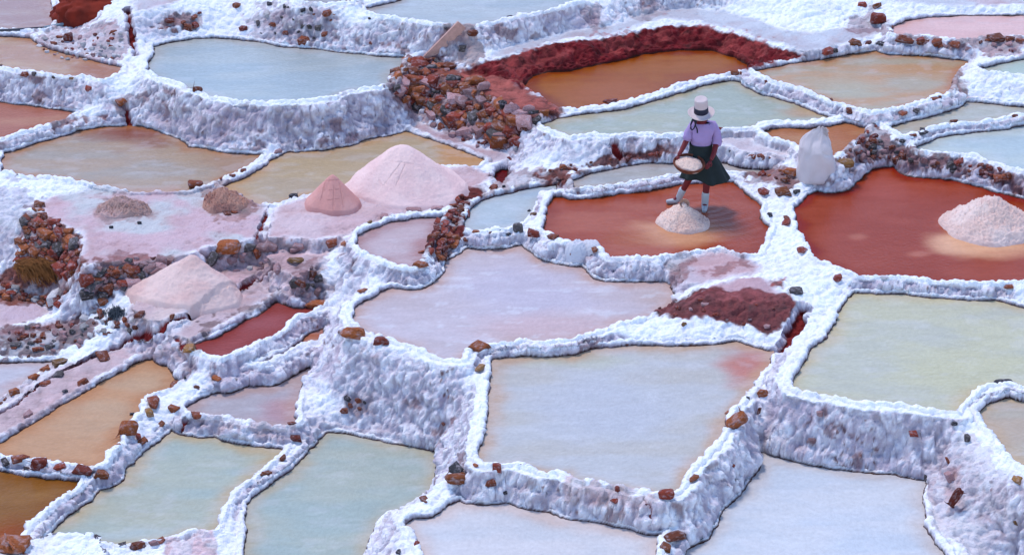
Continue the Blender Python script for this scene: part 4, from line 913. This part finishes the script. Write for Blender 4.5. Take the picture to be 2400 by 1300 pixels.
# ------------------------------------------------------------------ the woman
M_SKIN = material('skin', alb(112, 36, 48), rough=.55, spec=.3, vary=.08)
M_SWEAT = material('sweater', alb(166, 148, 226), rough=.9, bump=.006, bscale=30, vary=.06)
M_SKIRT = material('skirt', alb(34, 44, 52), rough=.9, bump=.006, bscale=24, vary=.25, vscale=6)
M_BOOT = material('boot', alb(176, 190, 222), rough=.45, spec=.4, vary=.06)
M_HAT = material('felt hat', alb(206, 196, 222), rough=.85, vary=.05)
M_BAND = material('hat band', alb(34, 36, 66), rough=.6, vary=.1)
M_HAIR = material('black hair', alb(34, 26, 36), rough=.5, spec=.3, vary=.2)
wx, wy = unproj(1645, 490, 0.0); W0 = Vector((float(wx), float(wy), 0))
body = skin_mesh('body', [
    (-.01, .04, .90, .13, .11), (-.03, .02, 1.06, .125, .10), (-.035, .0, 1.24, .135, .10), (-.05, -.03, 1.38, .06, .055), (-.055, -.075, 1.46, .058, .06),   # 0-4 pelvis..neck/jaw
    (-.06, -.105, 1.535, .088, .10), (-.06, -.095, 1.60, .078, .09),                                                                                # 5-6 head
    (-.19, .0, 1.33, .062), (-.265, -.04, 1.12, .046), (-.345, -.15, 1.00, .036), (-.395, -.215, .945, .026),                                             # 7-10 her right arm
    (.12, .01, 1.335, .062), (.185, .0, 1.09, .050), (.14, -.14, .96, .040), (.085, -.245, .885, .028),                                                   # 11-14 her left arm
    (-.10, .05, .80, .085), (-.19, .09, .47, .060), (-.33, .19, .12, .040), (-.41, .20, .05, .036), (-.50, .20, .03, .03),                                 # 15-19
    (.07, .04, .80, .09), (.06, .01, .45, .062), (.045, .02, .09, .042), (.035, -.05, .03, .036), (.02, -.14, .02, .03)],                                  # 20-24
    [(0, 1), (1, 2), (2, 3), (3, 4), (4, 5), (5, 6), (2, 7), (7, 8), (8, 9), (9, 10), (2, 11), (11, 12), (12, 13), (13, 14),
     (0, 15), (15, 16), (16, 17), (17, 18), (18, 19), (0, 20), (20, 21), (21, 22), (22, 23), (23, 24)])
def hand(w, d, n, th):       # wrist, pointing direction, back-of-hand normal, thumb side
    w, d, n = Vector(w), Vector(d).normalized(), Vector(n).normalized(); s = d.cross(n).normalized() * th; ms = []
    V_ = [(*w, .024, .018), (*(w + d * .04), .034, .016), (*(w + d * .078), .036, .015)]
    ms.append(skin_mesh('palm', V_, [(0, 1), (1, 2)], 1))
    for k, (off, l) in enumerate(((.027, .070), (.009, .080), (-.009, .075), (-.026, .058))):
        b0 = w + d * .07 + s * off; p1 = b0 + d * l * .45 - n * .004; p2 = p1 + (d * .7 - n * .7) * l * .35; p3 = p2 + (d * .25 - n) * l * .28
        ms.append(skin_mesh('finger', [(*b0, .0095), (*p1, .009), (*p2, .0085), (*p3, .0075)], [(0, 1), (1, 2), (2, 3)], 1))
    b0 = w + d * .02 + s * .022; p1 = b0 + (d * .6 + s * .8) * .035; p2 = p1 + (d * .9 + s * .2 - n * .3) * .034
    ms.append(skin_mesh('thumb', [(*b0, .012), (*p1, .010), (*p2, .0085)], [(0, 1), (1, 2)], 1))
    return ms
parts = [body] + hand((-.395, -.215, .945), (-.05, -.45, -.75), (-.85, -.1, .3), 1) + hand((.085, -.245, .885), (-.35, -.62, -.45), (.7, -.3, .55), -1)
# face: nose, brow, mouth, ears, eyes
fc = Vector((-.06, -.105, 1.52))
parts.append(skin_mesh('nose', [(*(fc + Vector((-.002, -.092, .02))), .010), (*(fc + Vector((-.003, -.112, -.008))), .014), (*(fc + Vector((-.003, -.098, -.016))), .012)], [(0, 1), (1, 2)], 1))
for sgn in (-1, 1): parts.append(skin_mesh('ear', [(*(fc + Vector((sgn * .088, .01, .015))), .010, .016), (*(fc + Vector((sgn * .09, .012, -.018))), .009, .012)], [(0, 1)], 1))
parts.append(skin_mesh('chin', [(*(fc + Vector((0, -.07, -.075))), .032), (*(fc + Vector((0, -.05, -.06))), .05)], [(0, 1)], 1))
bme = merge('person', parts)
person = link('person', bme, M_SKIN, loc=W0)
tag(person, 'woman in tall white hat, lilac sweater and dark skirt standing in the red pond', 'person')
def child(name, me, mat, par=person, loc=None):
    for p in me.polygons: p.use_smooth = True
    return link(name, me, mat, par, loc)
for sgn in (-1, 1):
    b = bmesh.new(); bmesh.ops.create_uvsphere(b, u_segments=12, v_segments=8, radius=.012); bm_obj('eye', b, M_BAND, person, fc + Vector((sgn * .033, -.092, .022)))
b = bmesh.new(); tube_bm(b, [fc + Vector((x, -.098 + abs(x) * .35, -.045)) for x in (-.028, -.014, 0, .014, .028)], .006, 8); bm_obj('mouth', b, material('lips', alb(110, 30, 40), rough=.5), person)
sw = skin_mesh('sweater', [(-.045, .02, 1.00, .155, .125), (-.045, .015, 1.07, .165, .135), (-.04, .0, 1.16, .178, .145), (-.035, -.005, 1.27, .165, .125), (-.045, -.02, 1.365, .082, .075),
    (-.185, .0, 1.335, .086), (-.245, -.025, 1.20, .080), (-.275, -.055, 1.10, .072), (.125, .005, 1.335, .088), (.175, .0, 1.20, .086), (.195, -.01, 1.07, .082), (.18, -.05, 1.03, .066)],
    [(0, 1), (1, 2), (2, 3), (3, 4), (3, 5), (5, 6), (6, 7), (3, 8), (8, 9), (9, 10), (10, 11)], 3)
co = np.array([v.co[:] for v in sw.vertices]); dn = fbm(co * np.array([9, 9, 16.]), 3, 400) * .008
for v, q in zip(sw.vertices, dn): v.co += v.normal * float(q)
child('sweater', sw, M_SWEAT)
b = bmesh.new()
skp = [(.172, 1.05), (.172, 1.00), (.178, .95), (.205, .88), (.245, .78), (.285, .68), (.325, .58), (.36, .50), (.368, .475), (.355, .475), (.30, .56), (.2, .75)]
def skf(v, a, i):
    t = min(1, max(0, (1.0 - v.z) / .5)); f = 1 + t * (.045 * math.sin(8 * a + .6) + .035 * math.sin(5 * a + 2) + .02 * math.sin(13 * a))
    x, y = v.x * f, v.y * f * (.86 - .06 * t)
    lift = .085 * t * max(0, math.cos(a - math.radians(235))) ** 3
    return Vector((x - .045 + .06 * t, y + .03, v.z + lift + t * .012 * math.sin(6 * a)))
lathe_bm(b, skp, 120, skf); bm_obj('skirt', b, M_SKIRT, person)
bt = skin_mesh('boot', [(-.265, .150, .30, .066), (-.30, .170, .20, .060), (-.335, .195, .10, .054), (-.36, .20, .05, .050), (-.44, .20, .045, .045, .04), (-.53, .20, .035, .038, .03)], [(0, 1), (1, 2), (2, 3), (3, 4), (4, 5)], 2)
child('boot', bt, M_BOOT)
bt = skin_mesh('boot', [(.05, .015, .30, .066), (.047, .018, .2, .060), (.045, .02, .09, .056), (.042, .01, .04, .054), (.033, -.07, .035, .046), (.02, -.16, .03, .038)], [(0, 1), (1, 2), (2, 3), (3, 4), (4, 5)], 2)
child('boot', bt, M_BOOT)
# hat
hat = link('hat', None, None, person, (-.068, -.112, 1.582)); hat.scale = (1.1, 1.1, .98); hat.rotation_euler = (math.radians(11), math.radians(-3), 0)
b = bmesh.new()
lathe_bm(b, [(.094, -.012), (.100, -.004), (.130, -.012), (.160, -.010), (.178, .004), (.181, .010), (.176, .014), (.158, .002), (.128, .002), (.104, .012), (.094, .022), (.0905, .06), (.089, .12), (.088, .19), (.087, .232), (.080, .246), (.06, .243), (.03, .236), (.002, .234)], 64, lambda v, a, i: Vector((v.x, v.y * 1.06, v.z + (.012 * math.cos(2 * a) if v.x ** 2 + v.y ** 2 > .02 else 0))))
bm_obj('hat_body', b, M_HAT, hat)
b = bmesh.new(); lathe_bm(b, [(.0965, .016), (.0985, .020), (.0955, .06), (.0942, .108), (.0915, .110)], 64, lambda v, a, i: Vector((v.x, v.y * 1.06, v.z))); bm_obj('hat_band', b, M_BAND, hat)
b = bmesh.new(); bmesh.ops.create_uvsphere(b, u_segments=24, v_segments=16, radius=1)
for v in b.verts: v.co = Vector((v.co.x * .100, v.co.y * .105, v.co.z * .098))
bmesh.ops.delete(b, geom=[v for v in b.verts if v.co.y < -.045 and v.co.z < .05 or v.co.z < -.07], context='VERTS')
bm_obj('hair', b, M_HAIR, person, (-.06, -.075, 1.535))
for q in ([(-.14, -.16, 1.55), (-.185, -.17, 1.50), (-.215, -.175, 1.43), (-.225, -.18, 1.37), (-.20, -.185, 1.34), (-.17, -.185, 1.37), (-.15, -.18, 1.44), (-.125, -.175, 1.52)],
          [(-.145, -.165, 1.54), (-.16, -.18, 1.47), (-.15, -.19, 1.41), (-.125, -.195, 1.36), (-.12, -.195, 1.30)], [(-.15, -.15, 1.55), (-.20, -.16, 1.49), (-.222, -.17, 1.42), (-.21, -.175, 1.35)]):
    b = bmesh.new(); tube_bm(b, q, .011, 8); bm_obj('ribbon', b, M_BAND, person)
for sgn in (-1, 1):
    b = bmesh.new(); tube_bm(b, [(-.06 + sgn * .06, .0, 1.50), (-.06 + sgn * .085, .045, 1.40), (-.055 + sgn * .08, .12, 1.28), (-.05 + sgn * .05, .15, 1.12), (-.05 + sgn * .03, .15, 1.02)], [.026, .024, .021, .017, .010], 10); bm_obj('braid', b, M_HAIR, person)

# ------------------------------------------------------------------ her basket of salt, and the scoop on the pile
M_BASK = material('basket cane', alb(112, 62, 50), rough=.8, bump=.006, bscale=45, vary=.35, vscale=20)
bc = W0 + Vector((-.235, -.30, .868))
bk = link('basket', None, loc=bc); tag(bk, 'round brown cane basket held in both hands of the woman', 'basket'); bk.rotation_euler = (math.radians(12), math.radians(4), 0)
b = bmesh.new(); lathe_bm(b, [(.001, -.105), (.09, -.105), (.15, -.09), (.195, -.05), (.228, .0), (.222, .004), (.188, -.045), (.145, -.08), (.08, -.094), (.001, -.094)], 64, lambda v, a, i: Vector((v.x, v.y, v.z + .003 * math.sin(20 * a)))); bm_obj('bowl', b, M_BASK, bk)
b = bmesh.new(); tube_bm(b, [(.228 * math.cos(a), .228 * math.sin(a), .002 + .002 * math.sin(16 * a)) for a in np.linspace(0, 2 * math.pi, 80)], .012, 8, False); bm_obj('rim', b, M_BASK, bk)
for rr_, zz_ in ((.222, -.022), (.205, -.046), (.18, -.068)):
    b = bmesh.new(); tube_bm(b, [(rr_ * math.cos(a), rr_ * math.sin(a), zz_) for a in np.linspace(0, 2 * math.pi, 60)], .008, 6, False); bm_obj('cane', b, M_BASK, bk)
hb_ = heap(1600, 470, .205, .075, (214, 194, 204), (222, 204, 214), 'pinkish white salt heaped in the basket of the woman', prof=.8, top=.4, rough=.012, nfreq=16, nr=50, na=120, z=0.0, sink=.02)
hb_.location = bc + Vector((0, 0, -.018)); hb_.rotation_euler = bk.rotation_euler
sc = Vector(base_pt(1601, 470)); z4 = Vector((*unproj(1601, 522, 0.0), 0))
b = bmesh.new(); lathe_bm(b, [(.001, 0), (.04, .0), (.062, .02), (.07, .06), (.064, .06), (.056, .025), (.035, .01), (.001, .01)], 32)
so = bm_obj('scoop', b, material('scoop wood', alb(186, 150, 150), rough=.7, vary=.2, vscale=12), loc=z4 + Vector((.0, .0, .30))); so.rotation_euler = (math.radians(55), math.radians(15), 0); so.scale = (1.1, 1.0, 1.1)
tag(so, 'small wooden scoop lying tilted on top of the rough salt pile by the woman', 'scoop')
